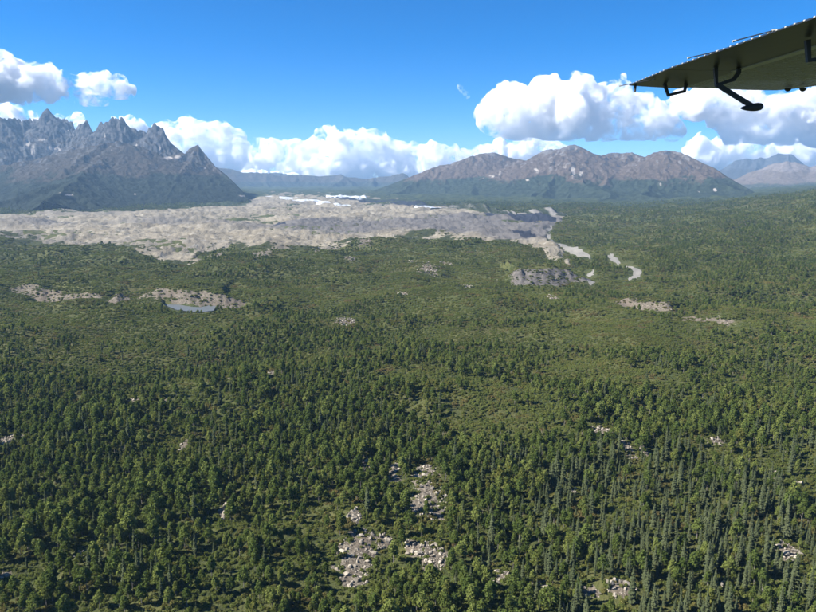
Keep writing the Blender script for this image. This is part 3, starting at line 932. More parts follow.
def mesh_parts(name, parts, mats):
    """one mesh out of several (V, F, material index)"""
    V, F_, mi = [], [], []
    for (v, f), k in parts:
        b = len(V); V += v; F_ += [tuple(i + b for i in q) for q in f]; mi += [k] * len(f)
    me = mesh_np(name, np.array(V), np.array(F_), smooth=False)
    for mm in mats: me.materials.append(mm)
    me.polygons.foreach_set('material_index', np.array(mi, np.int32))
    return me

NSP, NBR, NSH = 5, 6, 5
protos = {}
for kind, cnt, fn, lm in (('spruce', NSP, spruce_proto, M_SPRUCE), ('broad', NBR, broad_proto, M_BROAD)):
    L = []
    c = bpy.data.collections.new('source_' + kind)
    for i in range(cnt):
        tr_, cr_ = fn(100 + i * 7 + (0 if kind == 'spruce' else 50))
        me_t = mesh_parts(kind + '_trunk', [(tr_, 0)], [M_BARK])
        me_c = mesh_parts(kind + '_crown', [(cr_, 0)], [lm])
        me_j = mesh_parts(kind + '_whole', [(cr_, 0), (tr_, 1)], [lm, M_BARK])
        c.objects.link(bpy.data.objects.new('%s_source_%02d' % (kind, i), me_j))
        L.append((me_t, me_c))
    protos[kind] = (L, c)
c = bpy.data.collections.new('source_shrub')
for i in range(NSH):
    c.objects.link(bpy.data.objects.new('shrub_source_%02d' % i, mesh_parts('shrub_whole', [(shrub_proto(300 + i), 0)], [M_SHRUB])))
protos['shrub'] = (None, c)

def jitter_points(cell, rmin, rmax, azmax, seed):
    """jittered grid over a sector"""
    rg = np.random.default_rng(seed)
    xm = rmax * math.sin(R(azmax)) + cell
    xs = np.arange(-xm, xm, cell); ys = np.arange(rmin * .7, rmax, cell)
    X, Y = np.meshgrid(xs, ys)
    X = (X + rg.uniform(-.48, .48, X.shape) * cell).ravel(); Y = (Y + rg.uniform(-.48, .48, Y.shape) * cell).ravel()
    r = np.hypot(X, Y); a = np.abs(np.degrees(np.arctan2(X, Y)))
    k = (r >= rmin) & (r < rmax) & (a < azmax)
    return X[k], Y[k]

def bare_at(x, y):
    _, b, u, v, _ = G(x, y, True)
    g = np.zeros(x.shape)
    for P in BARS:
        g = np.maximum(g, (sd_poly(u, v, P) > -1.5).astype(float))
    g = np.maximum(g, (sd_poly(u, v - 1.5, POND) > -2.5).astype(float))
    clear = np.zeros(x.shape)
    for (cx, cy_, ax, ay, m) in PATCH_W:
        q = ((x - cx) / (ax * 1.1)) ** 2 + ((y - cy_ + ay * .5) / (ay * 1.3 + 7)) ** 2
        clear = np.maximum(clear, (q < 1).astype(float))
    for L, h, wd, hol in BANKS[:6]:
        s_, t_ = line_sd(x, y, L)
        clear = np.maximum(clear, ((s_ > -34) & (s_ < wd * .9) & (t_ > .02) & (t_ < .98)).astype(float))
    _, sd, _, _ = moraine(x, y)
    g = np.maximum(g, (sd > -.3).astype(float))
    return np.maximum(b, g), u, v, clear, g, sd

def openness(x, y, u, v):
    """how thick the trees stand, 0..1"""
    base = np.interp(v, [195, 215, 240, 262, 290, 312, 335, 360, 400, 612], [.36, .32, .04, -.10, -.16, -.10, .24, .50, .62, .72])
    base = np.where((u > 560) & (v < 330), np.maximum(base, .12 + .34 * sm((u - 610) / 90) * sm((312 - v) / 30)), base)
    cl = fbm(x / 130, y / 110, 4, 401)
    cl2 = fbm(x / 420, y / 330, 2, 405)
    d = base - .06 + .95 * cl + .35 * cl2 - .40 * sm((420 - v) / 80) * swell(x, y)
    # named clearings and groves
    for (a, b, ru, rv, amt) in ((490, 415, 70, 26, -.5), (175, 395, 50, 14, -.25), (60, 325, 120, 14, -.3), (300, 335, 120, 14, .45), (250, 375, 120, 30, .3), (215, 270, 30, 8, .5), (260, 262, 40, 8, .6),
                                (690, 380, 100, 30, -.1), (740, 520, 90, 70, .3), (570, 500, 50, 50, .2), (620, 520, 20, 14, -.5), (520, 305, 40, 8, .4), (430, 500, 20, 30, -.3), (290, 560, 60, 45, .5), (475, 550, 35, 45, .35), (390, 590, 60, 14, .4), (250, 500, 70, 30, .25), (130, 590, 140, 30, .2), (60, 470, 140, 60, .3), (680, 260, 90, 20, .35), (760, 300, 60, 30, .2)):
        d = d + amt * np.exp(-((u - a) / ru) ** 2 - ((v - b) / rv) ** 2)
    return np.clip(d, 0, 1)

pts = {'spruce': [], 'broad': [], 'shrub': []}
for (cell, r0_, r1_, sd_, grow) in ((5.9, 285, 800, 1, 1.0), (6.8, 800, 1500, 2, 1.0), (8.5, 1500, 2500, 3, 1.05), (13.0, 2500, 6000, 4, 1.25)):
    x, y = jitter_points(cell, r0_, r1_, 37, 500 + sd_)
    b, u, v, clr, hard, msd_ = bare_at(x, y)
    op = openness(x, y, u, v)
    rg = np.random.default_rng(600 + sd_)
    k = (rg.random(x.shape) < op * .92) & (b < .45) & ((clr < .5) | (rg.random(x.shape) < .05))
    x, y, u, v, op = x[k], y[k], u[k], v[k], op[k]
    sfr = .05 + .75 * np.clip(fbm(x / 80, y / 80, 3, 411) - .12, 0, 1) + .66 * sm((u - 490) / 90 + .9 * fbm(x / 45, y / 45, 3, 413)) * sm((v - 440) / 45) 
    is_s = rg.random(x.shape) < sfr
    big = 1 + .22 * fbm(x / 110, y / 110, 3, 421)
    far = np.interp(v, [200, 260, 330, 420], [.85, .70, .72, 1.0]); wide = np.interp(v, [330, 420], [1.25, 1.0])
    for kd, msk, lo, hi in (('spruce', is_s, .62, 1.18), ('broad', ~is_s, .60, 1.15)):
        n = int(msk.sum())
        sc = np.clip(rg.lognormal(-.08, .27, n), .45, 1.5) * big[msk] * far[msk] * grow
        if kd == 'spruce':
            sc *= np.where(rg.random(n) < .3, .62, .92)
        wsc = sc * rg.uniform(.85, 1.25, n) * (1.0 if kd == 'spruce' else 1.12 * wide[msk])
        pts[kd].append(np.stack([x[msk], y[msk], sc, wsc, rg.uniform(0, 6.283, n), rg.integers(0, NSP if kd == 'spruce' else NBR, n)], -1))
for (cell, r0_, r1_, sd_, sz) in ((3.2, 285, 620, 1, .85), (3.9, 620, 1100, 2, 1.08), (4.9, 1100, 2000, 3, 1.4), (8.5, 2000, 3300, 4, 2.0), (14.0, 3300, 5600, 5, 3.0)):
    x, y = jitter_points(cell, r0_, r1_, 37, 700 + sd_)
    b, u, v, clr, hard, msd_ = bare_at(x, y)
    rg = np.random.default_rng(800 + sd_)
    dens = .88 + .4 * fbm(x / 60, y / 60, 3, 431)
    edge_ok = (hard > .5) & (msd_ > -.3) & (v > 228) & (rg.random(x.shape) < np.clip(.35 - msd_ * .07, 0, .35) * sm(.5 + 2 * fbm(x / 70, y / 110, 3, 441)))
    k = (rg.random(x.shape) < dens) & (((hard < .5) & (b < np.where(rg.random(x.shape) < np.where(v < 340, .40, .24), 1.1, .5))) | edge_ok)
    x, y, vv_ = x[k], y[k], v[k]; n = len(x)
    sc = sz * rg.uniform(.6, 1.2, n); flat = np.interp(vv_, [250, 330, 420], [.55, .6, 1.0])
    pts['shrub'].append(np.stack([x, y, sc * rg.uniform(.75, 1.2, n) * flat, sc, rg.uniform(0, 6.283, n), rg.integers(0, NSH, n)], -1))
for k in pts:
    pts[k] = np.concatenate(pts[k])

def scatter(name, arr, coll, label, cat=None):
    me = bpy.data.meshes.new(name)
    z = Gt(arr[:, 0], arr[:, 1])
    V = np.stack([arr[:, 0], arr[:, 1], z - .15], -1).astype(np.float32)
    me.vertices.add(len(V)); me.vertices.foreach_set('co', V.ravel())
    a = me.attributes.new('size', 'FLOAT_VECTOR', 'POINT'); a.data.foreach_set('vector', np.stack([arr[:, 3], arr[:, 3], arr[:, 2]], -1).astype(np.float32).ravel())
    a = me.attributes.new('turn', 'FLOAT_VECTOR', 'POINT'); a.data.foreach_set('vector', np.stack([arr[:, 4] * 0, arr[:, 4] * 0, arr[:, 4]], -1).astype(np.float32).ravel())
    a = me.attributes.new('pick', 'INT', 'POINT'); a.data.foreach_set('value', arr[:, 5].astype(np.int32))
    ob = link(name, me)
    ng = bpy.data.node_groups.new(name, 'GeometryNodeTree')
    ng.interface.new_socket('Geometry', in_out='INPUT', socket_type='NodeSocketGeometry')
    ng.interface.new_socket('Geometry', in_out='OUTPUT', socket_type='NodeSocketGeometry')
    gi = ng.nodes.new('NodeGroupInput'); go = ng.nodes.new('NodeGroupOutput')
    ci = ng.nodes.new('GeometryNodeCollectionInfo'); ci.inputs['Collection'].default_value = coll
    ci.inputs['Separate Children'].default_value = True; ci.inputs['Reset Children'].default_value = True
    ip = ng.nodes.new('GeometryNodeInstanceOnPoints'); ip.inputs['Pick Instance'].default_value = True
    def na(nm, dt):
        n = ng.nodes.new('GeometryNodeInputNamedAttribute'); n.data_type = dt; n.inputs['Name'].default_value = nm
        return n.outputs['Attribute']
    ng.links.new(gi.outputs[0], ip.inputs['Points']); ng.links.new(ci.outputs[0], ip.inputs['Instance'])
    ng.links.new(na('pick', 'INT'), ip.inputs['Instance Index'])
    e2r = ng.nodes.new('FunctionNodeEulerToRotation')
    ng.links.new(na('turn', 'FLOAT_VECTOR'), e2r.inputs[0]); ng.links.new(e2r.outputs[0], ip.inputs['Rotation'])
    ng.links.new(na('size', 'FLOAT_VECTOR'), ip.inputs['Scale'])
    ng.links.new(ip.outputs[0], go.inputs[0])
    md = ob.modifiers.new('scatter', 'NODES'); md.node_group = ng
    tag(ob, label, cat, kind='stuff')
    return ob

# the trees that show largest are things of their own
PATCH_NAMES = {0: 'the largest pale boulder patch', 2: 'the boulder slope below the picture centre', 5: 'the grey patch beside the largest boulders', 7: 'the small boulder patch at bottom centre',
               10: 'the flat pale outcrop right of centre', 11: 'the upright pale outcrop right of centre', 13: 'the thin pale outcrop at right', 14: 'the lone boulder patch left of centre', 15: 'the pale rocks at the left edge',
               17: 'the boulder patch at the bottom edge', 20: 'the rocky clearing at the right edge', 19: 'the narrow rock patch at bottom right', 4: 'the narrow rock streak above the boulder slope', 23: 'the small pale rock at lower left'}
used_labels = set()
def zone_of(kind, u, v):
    third = 'left' if u < 200 else 'left of centre' if u < 400 else 'right of centre' if u < 600 else 'right'
    row = 'along the bottom edge' if v > 570 else 'in the second forest band from the bottom' if v > 520 else 'in the third forest band from the bottom' if v > 470 else 'behind the near forest'
    return '%s, at %s' % (row, third) if third in ('left', 'right') else '%s, %s' % (row, third)

def individuals(kind, arr, n, nm, cat):
    z = G(arr[:, 0], arr[:, 1])
    hh = 16.0 if kind == 'spruce' else 11.0
    u, v = uvz(arr[:, 0], arr[:, 1], z); u2, v2 = uvz(arr[:, 0], arr[:, 1], z + arr[:, 2] * hh)
    dist = np.sqrt(arr[:, 0] ** 2 + arr[:, 1] ** 2 + (H - z) ** 2)
    size = arr[:, 2] / dist
    vis = (u > 4) & (u < 812) & (v2 < 604) & (v2 > 300) & (v < 640)
    order = [int(i) for i in np.argsort(-np.where(vis, size, 0))[:n]]
    word = 'slender spruce' if kind == 'spruce' else 'leafy green tree'
    label = {}
    # trees beside a boulder patch are named by it
    for pi, words in PATCH_NAMES.items():
        cx, cy_, ax, ay, _ = PATCH_W[pi]
        sides = {}
        for i in order:
            dx, dy = (arr[i, 0] - cx) / ax, (arr[i, 1] - cy_) / ay
            d = math.hypot(arr[i, 0] - cx, arr[i, 1] - cy_)
            if i in label or d > ax + ay + 18: continue
            side = ('right of' if dx > 0 else 'left of') if abs(dx) > abs(dy) else ('behind' if dy > 0 else 'in front of')
            sides.setdefault(side, []).append((d, i))
        for side, L_ in sides.items():
            for od, (d, i) in zip(('nearest', 'second nearest', 'third nearest'), sorted(L_)):
                label[i] = '%s %s %s %s' % (od, word, side, words)
    # in each zone the ones that stand out are named, the rest look alike
    zones = {}
    for i in order:
        if i not in label:
            zones.setdefault(zone_of(kind, u[i], v[i]), []).append(i)
    shared = {}
    for zn_, L_ in zones.items():
        for od, key in (('tallest', lambda i: -arr[i, 2]), ('leftmost', lambda i: u[i]), ('rightmost', lambda i: -u[i]), ('smallest', lambda i: size[i]), ('widest', lambda i: -arr[i, 3] / arr[i, 2]), ('narrowest', lambda i: arr[i, 3] / arr[i, 2]), ('farthest back', lambda i: -arr[i, 1]), ('nearest', lambda i: arr[i, 1])):
            left = [i for i in L_ if i not in label]
            if left:
                j = min(left, key=key); label[j] = '%s %s %s' % (od, word, zn_)
        for i in L_:
            if i not in label:
                label[i] = 'ordinary %s %s' % (word, zn_); shared[i] = label[i]
    L = protos[kind][0]
    for i in sorted(order, key=lambda i: arr[i, 1]):
        me_t, me_c = L[int(arr[i, 5])]
        root = bpy.data.objects.new(nm, None); COL.objects.link(root)
        root.empty_display_size = .5
        root.location = (arr[i, 0], arr[i, 1], z[i] - .15)
        root.scale = (arr[i, 3], arr[i, 3], arr[i, 2]); root.rotation_euler = (0, 0, arr[i, 4])
        for pn, pm in (('trunk', me_t), ('crown', me_c)):
            o_ = bpy.data.objects.new(pn, pm); COL.objects.link(o_); o_.parent = root
        tag(root, label[i], cat, shared.get(i) or ('spruces' if kind == 'spruce' else 'broadleaf trees') + ' of the near forest')
    keep = np.ones(len(arr), bool); keep[order] = False
    return arr[keep]
rest_s = individuals('spruce', pts['spruce'], 300, 'spruce_tree', 'spruce')
rest_b = individuals('broad', pts['broad'], 300, 'broadleaf_tree', 'tree')
scatter('spruce_forest', rest_s, protos['spruce'][1], 'dark spruce forest spreading over the valley floor')
scatter('broadleaf_forest', rest_b, protos['broad'][1], 'green broadleaf forest spreading over the valley floor')
scatter('shrub_cover', pts['shrub'], protos['shrub'][1], 'low green and rusty brush between the trees')

# ================================================================== BOULDERS
m, t, o = mat('boulder_stone')
oi = t.nodes.new('ShaderNodeObjectInfo'); p = pos(t); n2 = noise(t, p, .5, 5, .65)
c = mixc(t, oi.outputs['Random'], (.15, .130, .102), (.36, .315, .25))
c = mixc(t, maprange(t, n2, .45, .68), c, (.085, .077, .066))
principled(t, o, c, .9, bump(t, n2, .6, .5), .2)
M_STONE = m
stones = []
for s in range(6):
    rg = np.random.default_rng(40 + s)
    bm = bmesh.new()
    for _ in range(18):
        d = rg.normal(0, 1, 3); d /= np.linalg.norm(d); d *= rg.uniform(.8, 1.05)
        bm.verts.new((d[0], d[1] * .85, d[2] * .7))
    res = bmesh.ops.convex_hull(bm, input=bm.verts[:])
    bmesh.ops.delete(bm, geom=[g for g in res['geom_interior'] if isinstance(g, bmesh.types.BMVert)], context='VERTS')
    me = bpy.data.meshes.new('boulder'); bm.to_mesh(me); bm.free(); me.materials.append(M_STONE)
    stones.append(me)
rg = np.random.default_rng(77)
small = []
bigs = []
for pi, (cx, cy_, ax, ay, mnd) in enumerate(PATCH_W):
    dist = math.hypot(cx, cy_)
    area = math.pi * ax * ay
    n = int(np.clip(area / (3.2 if dist < 700 else 16), 6, 150))
    for _ in range(n):
        a = rg.uniform(0, 6.283); q = math.sqrt(rg.random()) * 1.05
        x = cx + math.cos(a) * ax * q; y = cy_ + math.sin(a) * ay * q
        s = float(np.clip(rg.lognormal(-.35, .55), .25, 2.4)) * (1.0 if dist < 700 else 1.5)
        (bigs if s > .95 and dist < 640 else small).append((x, y, s, rg.uniform(0, 6.28), pi))
for L, h, wd, hol in BANKS[:6]:
    seg = resample(np.c_[L, np.zeros(len(L))], 9)
    for q in seg:
        for _ in range(2):
            s = float(np.clip(rg.lognormal(-.1, .5), .4, 2.6))
            small.append((q[0] + rg.normal(0, 5), q[1] + rg.uniform(-4, wd), s, rg.uniform(0, 6.28), -1))
bigs.sort(key=lambda b: -b[2] / math.hypot(b[0], b[1]))
small += bigs[240:]; bigs = bigs[:240]
bz = G(np.array([b[0] for b in bigs]), np.array([b[1] for b in bigs]))
PW = dict(PATCH_NAMES)
by_patch = {}
for i, bo in enumerate(bigs):
    near = min(PW, key=lambda k: math.hypot(PATCH_W[k][0] - bo[0], PATCH_W[k][1] - bo[1]))
    by_patch.setdefault(near, []).append(i)
blabel = {}
for near, L_ in by_patch.items():
    for od, key in (('largest', lambda i: -bigs[i][2]), ('leftmost', lambda i: bigs[i][0]), ('rightmost', lambda i: -bigs[i][0]), ('nearest', lambda i: bigs[i][1]), ('farthest', lambda i: -bigs[i][1]), ('second largest', lambda i: -bigs[i][2]), ('smallest', lambda i: bigs[i][2])):
        left = [i for i in L_ if i not in blabel]
        if left:
            blabel[min(left, key=key)] = '%s pale angular boulder of %s' % (od, PW[near])
for i, (x, y, s, rz, pi) in enumerate(bigs):
    o_ = bpy.data.objects.new('boulder', stones[i % 6]); COL.objects.link(o_)
    o_.location = (x, y, bz[i] + s * .15); o_.rotation_euler = (rg.normal(0, .3), rg.normal(0, .3), rz); o_.scale = (s * rg.uniform(.9, 1.4), s, s * rg.uniform(.8, 1.2))
    near = [k for k in by_patch if i in by_patch[k]][0]
    tag(o_, blabel.get(i) or 'mid-sized pale angular boulder among others in ' + PW[near], 'boulder', 'boulders in ' + PW[near])
V, F_ = [], []
sz_ = G(np.array([b[0] for b in small]), np.array([b[1] for b in small]))
for i, (x, y, s, rz, pi) in enumerate(small):
    me = stones[i % 6]
    co = np.empty(len(me.vertices) * 3); me.vertices.foreach_get('co', co); co = co.reshape(-1, 3) * s
    cr, sr = math.cos(rz), math.sin(rz)
    b = len(V)
    for q in co:
        V.append((x + q[0] * cr - q[1] * sr, y + q[0] * sr + q[1] * cr, sz_[i] + s * .1 + q[2]))
    for pl in me.polygons:
        F_.append(tuple(b + k for k in pl.vertices))
me = bpy.data.meshes.new('scree'); me.from_pydata(V, [], F_); me.update()
tag(link('scree', me, M_STONE), 'small pale stones scattered over the bare slopes', kind='stuff')

# ================================================================== CLOUDS
m, t, o = mat('cloud_vapour')
pv = t.nodes.new('ShaderNodeVolumePrincipled')
pv.inputs['Color'].default_value = (.995, .995, 1.0, 1)
cp = pos(t)
m.cycles.volume_step_rate = .14
cn = noise(t, cp, .0017, 9, .70, .5)
cn2 = noise(t, cp, .00035, 3, .5)
dn = maprange(t, mth(t, 'ADD', mth(t, 'MULTIPLY', cn, .78), mth(t, 'MULTIPLY', cn2, .22)), .455, .63, 0.0, .020)
t.links.new(dn, pv.inputs['Density'])
pv.inputs['Anisotropy'].default_value = .25
t.links.new(pv.outputs[0], o.inputs['Volume'])
M_CLOUD = m
_bm = bmesh.new(); bmesh.ops.create_icosphere(_bm, subdivisions=2, radius=1)
_bm.verts.ensure_lookup_table()
ICO_V = np.array([v_.co[:] for v_ in _bm.verts]); ICO_F = np.array([[v_.index for v_ in f_.verts] for f_ in _bm.faces]); _bm.free()
def cloud(label, puffs, Y, seed, base_v=None, depth=1.0, voxel=75, group=None, sub=10):
    rg = np.random.default_rng(seed)
    VV, FF = [], []
    def add(c, rx, rz_):
        FF.append(ICO_F + len(VV) * len(ICO_V)); VV.append(ICO_V * np.array([rx, rx, rz_]) + c)
    for (u, v, rp) in puffs:
        c = at_y(u, v, Y + rg.uniform(-.5, .5) * depth * rp / FPX * Y)
        rr = rp / FPX * Y * 1.22
        add(c, rr, rr * .88)
        for _ in range(sub):
            d = rg.normal(0, 1, 3); d[2] = abs(d[2]) * .9 - .1; d[1] = -abs(d[1]) * .8 if rg.random() < .75 else d[1]; d /= np.linalg.norm(d)
            s = rg.uniform(.30, .50)
            c2 = c + d * rr * rg.uniform(.72, .95); r2 = rr * s
            add(c2, r2, r2 * .92)
            for _ in range(2):
                d2 = rg.normal(0, 1, 3) + d * .9; d2[1] -= .4; d2 /= np.linalg.norm(d2)
                r3_ = r2 * rg.uniform(.28, .5)
                if r3_ > voxel * .9:
                    add(c2 + d2 * r2 * rg.uniform(.8, 1.0), r3_, r3_)
    me = mesh_np('cloud_tmp', np.concatenate(VV), np.concatenate(FF))
    ob = bpy.data.objects.new('cloud_tmp', me); COL.objects.link(ob)
    md = ob.modifiers.new('r', 'REMESH'); md.mode = 'VOXEL'; md.voxel_size = voxel; md.use_smooth_shade = True
    dg = bpy.context.evaluated_depsgraph_get()
    me2 = bpy.data.meshes.new_from_object(ob.evaluated_get(dg))
    bpy.data.objects.remove(ob); bpy.data.meshes.remove(me)
    n = len(me2.vertices)
    co = np.empty(n * 3, np.float32); me2.vertices.foreach_get('co', co); co = co.reshape(-1, 3).astype(float)
    no = np.empty(n * 3, np.float32); me2.vertex_normals.foreach_get('vector', no); no = no.reshape(-1, 3)
    d = np.zeros(n)
    for sc_, am in ((600, 70), (300, 50)):
        q = co / sc_
        d += am * (1 - 2.2 * np.abs(vn3(q[:, 0], q[:, 1], q[:, 2], seed) - .5) * 2)
    co = co + no * (d * .8)[:, None]
    if base_v is not None:
        zb = at_y(408, base_v, Y)[2]
        lo = zb + 90 * (vn3(co[:, 0] / 700, co[:, 1] / 700, co[:, 2] * 0, 5) - .5) * 2
        co[:, 2] = np.where(co[:, 2] < lo, lo + (co[:, 2] - lo) * .18, co[:, 2])
    me2.vertices.foreach_set('co', co.astype(np.float32).ravel()); me2.update()
    me2.materials.clear()
    me2.name = 'cloud'
    o_ = link('cloud', me2, M_CLOUD)
    tag(o_, label, 'cloud', group)
    return o_
YC = 23000
cloud('large grey-based cumulus floating above the brown right massif', [(497, 118, 17), (505, 103, 14), (520, 108, 18), (540, 112, 24), (556, 105, 21), (572, 112, 24), (592, 116, 22), (605, 104, 18), (622, 112, 20), (640, 122, 18), (655, 126, 14), (672, 132, 9), (520, 126, 16), (560, 128, 18), (600, 130, 14), (630, 132, 12)], YC, 1, 141)
cloud('tall white cumulus right of the pointed left peak', [(176, 146, 16), (192, 143, 17), (207, 146, 18), (222, 146, 17), (232, 156, 14), (205, 162, 14), (185, 160, 14)], YC + 1500, 2, None)
cloud('long white cumulus bank over the far blue range', [(250, 160, 13), (266, 157, 13), (284, 158, 12), (300, 158, 12), (318, 155, 14), (334, 147, 14), (347, 148, 15), (362, 150, 16), (378, 150, 14), (394, 156, 13), (410, 158, 12), (428, 160, 12), (446, 161, 12), (464, 164, 12), (480, 166, 12), (255, 170, 14), (290, 170, 14), (325, 170, 15), (360, 170, 15), (395, 171, 14), (430, 172, 14)], YC + 3500, 3, None)
cloud('white cloud tucked behind the twin summits of the right massif', [(500, 155, 10), (516, 154, 11), (532, 151, 11), (544, 149, 9), (556, 152, 9), (470, 162, 10), (486, 160, 10)], YC + 6000, 4, None)
cloud('broad grey cloud beneath the wing at right', [(680, 108, 12), (697, 106, 14), (712, 104, 14), (730, 112, 20), (750, 118, 22), (770, 116, 18), (790, 118, 18), (812, 118, 18), (836, 116, 22), (870, 112, 26), (735, 130, 14), (760, 134, 12), (790, 132, 14), (820, 132, 16)], YC, 5, 145)
cloud('low white cloud behind the dark peak at far right', [(694, 158, 9), (706, 160, 12), (722, 158, 12), (740, 155, 11), (760, 157, 10), (778, 156, 12), (800, 156, 14), (820, 156, 14), (845, 158, 16), (700, 150, 10), (720, 146, 9), (748, 146, 9), (790, 146, 10), (815, 146, 11)], YC + 5500, 6, None)
cloud('flat grey cloud drifting over the left spires', [(-50, 80, 26), (-22, 79, 22), (-2, 78, 20), (16, 78, 18), (32, 82, 17), (48, 86, 14), (62, 90, 11), (74, 93, 8), (20, 92, 12), (50, 96, 9), (84, 100, 8), (98, 103, 7), (70, 88, 12)], YC - 900, 7, 104, .8)
cloud('small grey cloud lobe right of the flat left cloud', [(78, 87, 8), (91, 84, 9), (104, 86, 10), (117, 89, 9), (128, 92, 6)], YC - 900, 8, 99, .8, 55)
cloud('bright white cloud patch behind the left spires', [(-20, 120, 10), (2, 116, 9), (16, 116, 8), (30, 120, 7), (44, 126, 9), (62, 128, 9), (78, 128, 9)], YC + 4000, 9, None, 1, 60)
cloud('white cloud tuft behind the twin left spires', [(118, 132, 9), (130, 131, 9), (142, 134, 8), (152, 140, 8)], YC + 4000, 10, None, 1, 60)
cloud('tiny white wisp in the open sky above the valley', [(460.5, 86.5, 1.7), (463, 90, 1.9), (465.5, 93.5, 1.7), (468, 97, 1.2)], YC, 11, None, 1, 22, None, 4)

# ================================================================== AIRCRAFT WING
WS = .85
root = bpy.data.objects.new('airplane_wing', None); COL.objects.link(root)
root.location = (2.3, 1.0, H + .9 * WS)
tag(root, 'dark high wing of a small plane reaching in from the upper right', 'wing')
bpy.context.view_layer.update()
RW = Vector(root.location)
def wp(x, y, z):      # wing drawn in units of WS metres, relative to the camera
    return Vector((x * WS, y * WS, H + z * WS)) - RW
def part(name, V, F_, m_, parent=root, smooth=False):
    me = bpy.data.meshes.new(name); me.from_pydata([tuple(v) for v in V], [], F_); me.update()
    bm = bmesh.new(); bm.from_mesh(me); bmesh.ops.remove_doubles(bm, verts=bm.verts, dist=1e-5); bmesh.ops.recalc_face_normals(bm, faces=bm.faces); bm.to_mesh(me); bm.free()
    me.polygons.foreach_set('use_smooth', np.full(len(me.polygons), smooth, bool))
    return link(name, me, m_, parent)
m, t, o = mat('wing_underside_paint')
tc = t.nodes.new('ShaderNodeTexCoord'); mp = t.nodes.new('ShaderNodeMapping'); mp.inputs['Scale'].default_value = (3, 12, 3)
t.links.new(tc.outputs['Object'], mp.inputs[0])
nA = noise(t, mp.outputs[0], 1.5, 5, .65); nB = noise(t, mp.outputs[0], 7, 3, .6)
principled(t, o, mixc(t, maprange(t, nA, .35, .7), (.095, .110, .130), (.20, .22, .235)), mth(t, 'ADD', .18, mth(t, 'MULTIPLY', nB, .2)), bump(t, nB, .15, .01), .5)
M_WING = m
m, t, o = mat('aileron_dark_paint')
nB = noise(t, pos(t), 9, 4, .6)
principled(t, o, mixc(t, nB, (.012, .015, .021), (.024, .029, .038)), .33, bump(t, nB, .1, .01), .4)
M_AIL = m
m, t, o = mat('bracket_metal'); principled(t, o, mixc(t, noise(t, pos(t), 20, 3), (.03, .032, .036), (.06, .062, .068)), .5, None, .4); M_BRK = m
m, t, o = mat('pale_paint_sunlit_bead'); principled(t, o, mixc(t, noise(t, pos(t), 30, 2), (.30, .30, .27), (.45, .44, .40)), .5, None, .4); M_BEAD = m  # pale wick fittings; on the beads this colour stands for sunlight
m, t, o = mat('gap_strip'); principled(t, o, mixc(t, noise(t, pos(t), 14, 3), (.42, .43, .42), (.60, .60, .58)), .45, None, .4); M_STRIP = m

def te(y):
    return 2.19 + max(0.0, 6.08 - y) * .074
def hg(y):
    return 2.70 + (6.97 - y) * .04
def section(y, x0, x1, zt, zb, n=14, lift=0.0):
    """closed airfoil outline from rear x0 to front x1"""
    out = []
    for i in range(n + 1):
        f = i / n; x = x0 + (x1 - x0) * f
        out.append((x, y, .9 + lift - zb * math.sin(math.pi * min(1, f * 1.0)) ** .8 * .5 + (max(0, f - .82) / .18) ** 2 * zt * .42))
    for i in range(n, -1, -1):
        f = i / n; x = x0 + (x1 - x0) * f
        out.append((x, y, .9 + lift + .035 + zt * (math.sin(math.pi * min(1, .5 + f * .5)) ** .5 if f > 0 else 1) * (.35 + .65 * math.sin(math.pi * min(.98, .25 + f * .75)))))
    return out
def loft(secs):
    V, F_ = [], []
    n = len(secs[0])
    for s in secs:
        V += [wp(*q) for q in s]
    for i in range(len(secs) - 1):
        for k in range(n):
            a = i * n + k; b = i * n + (k + 1) % n
            F_.append((a, b, b + n, a + n))
    F_.append(tuple(range(n))); F_.append(tuple(range((len(secs) - 1) * n, len(secs) * n)))
    return V, F_
tipx = [2.20, 2.60, 3.0, 3.3, 3.6, 3.85, 4.02, 4.12]; tipy = [7.14, 7.24, 7.33, 7.42, 7.50, 7.52, 7.35, 7.0]
secs = []
for y in (1.2, 2.5, 3.8, 5.0, 6.0, 6.6):
    secs.append(section(y, hg(y) + .062, 4.15, .20, .05))
for k, f in enumerate((.3, .6, .82, .94, 1.0)):
    s = []
    base = section(0, 2.76, 4.15, .20 * (1 - f ** 3 * .9), .05 * (1 - f))
    for (x, _, z) in base:
        yt = float(np.interp(x, tipx, tipy))
        s.append((x, 6.6 + (yt - 6.6) * f, z))
    secs.append(s)
V, F_ = loft(secs); part('wing_panel', V, F_, M_WING, smooth=False)
# outboard rear tip piece, aileron, and flap further in
def slab(ys, name, m_, gap=0.0, yend=None):
    secs = []
    for i, y in enumerate(ys):
        xr, xf = te(y), hg(y) - gap
        def yy(x):
            return y if (yend is None or i < len(ys) - 1) else float(np.interp(x, tipx, tipy))
        xm = (xr + xf) / 2
        secs.append([(xr, yy(xr), .90), (xm, yy(xm), .893), (xf, yy(xf), .887), (xf, yy(xf), .985), (xm, yy(xm), .955), (xr, yy(xr), .91)])
    V, F_ = loft(secs)
    return part(name, V, F_, m_)
slab((6.10, 6.6, 7.0), 'tip_section', M_AIL, -.04, True)
slab((4.05, 4.8, 5.5, 6.085), 'aileron', M_AIL, .02)
slab((1.2, 2.5, 4.03), 'flap', M_AIL, .02)
y0, y1 = 1.2, 6.09
V = [wp(hg(y0) - .014, y0, .880), wp(hg(y0) + .060, y0, .880), wp(hg(y1) + .060, y1, .880), wp(hg(y1) - .014, y1, .880), wp(hg(y0) - .014, y0, .90), wp(hg(y0) + .060, y0, .90), wp(hg(y1) + .060, y1, .90), wp(hg(y1) - .014, y1, .90)]
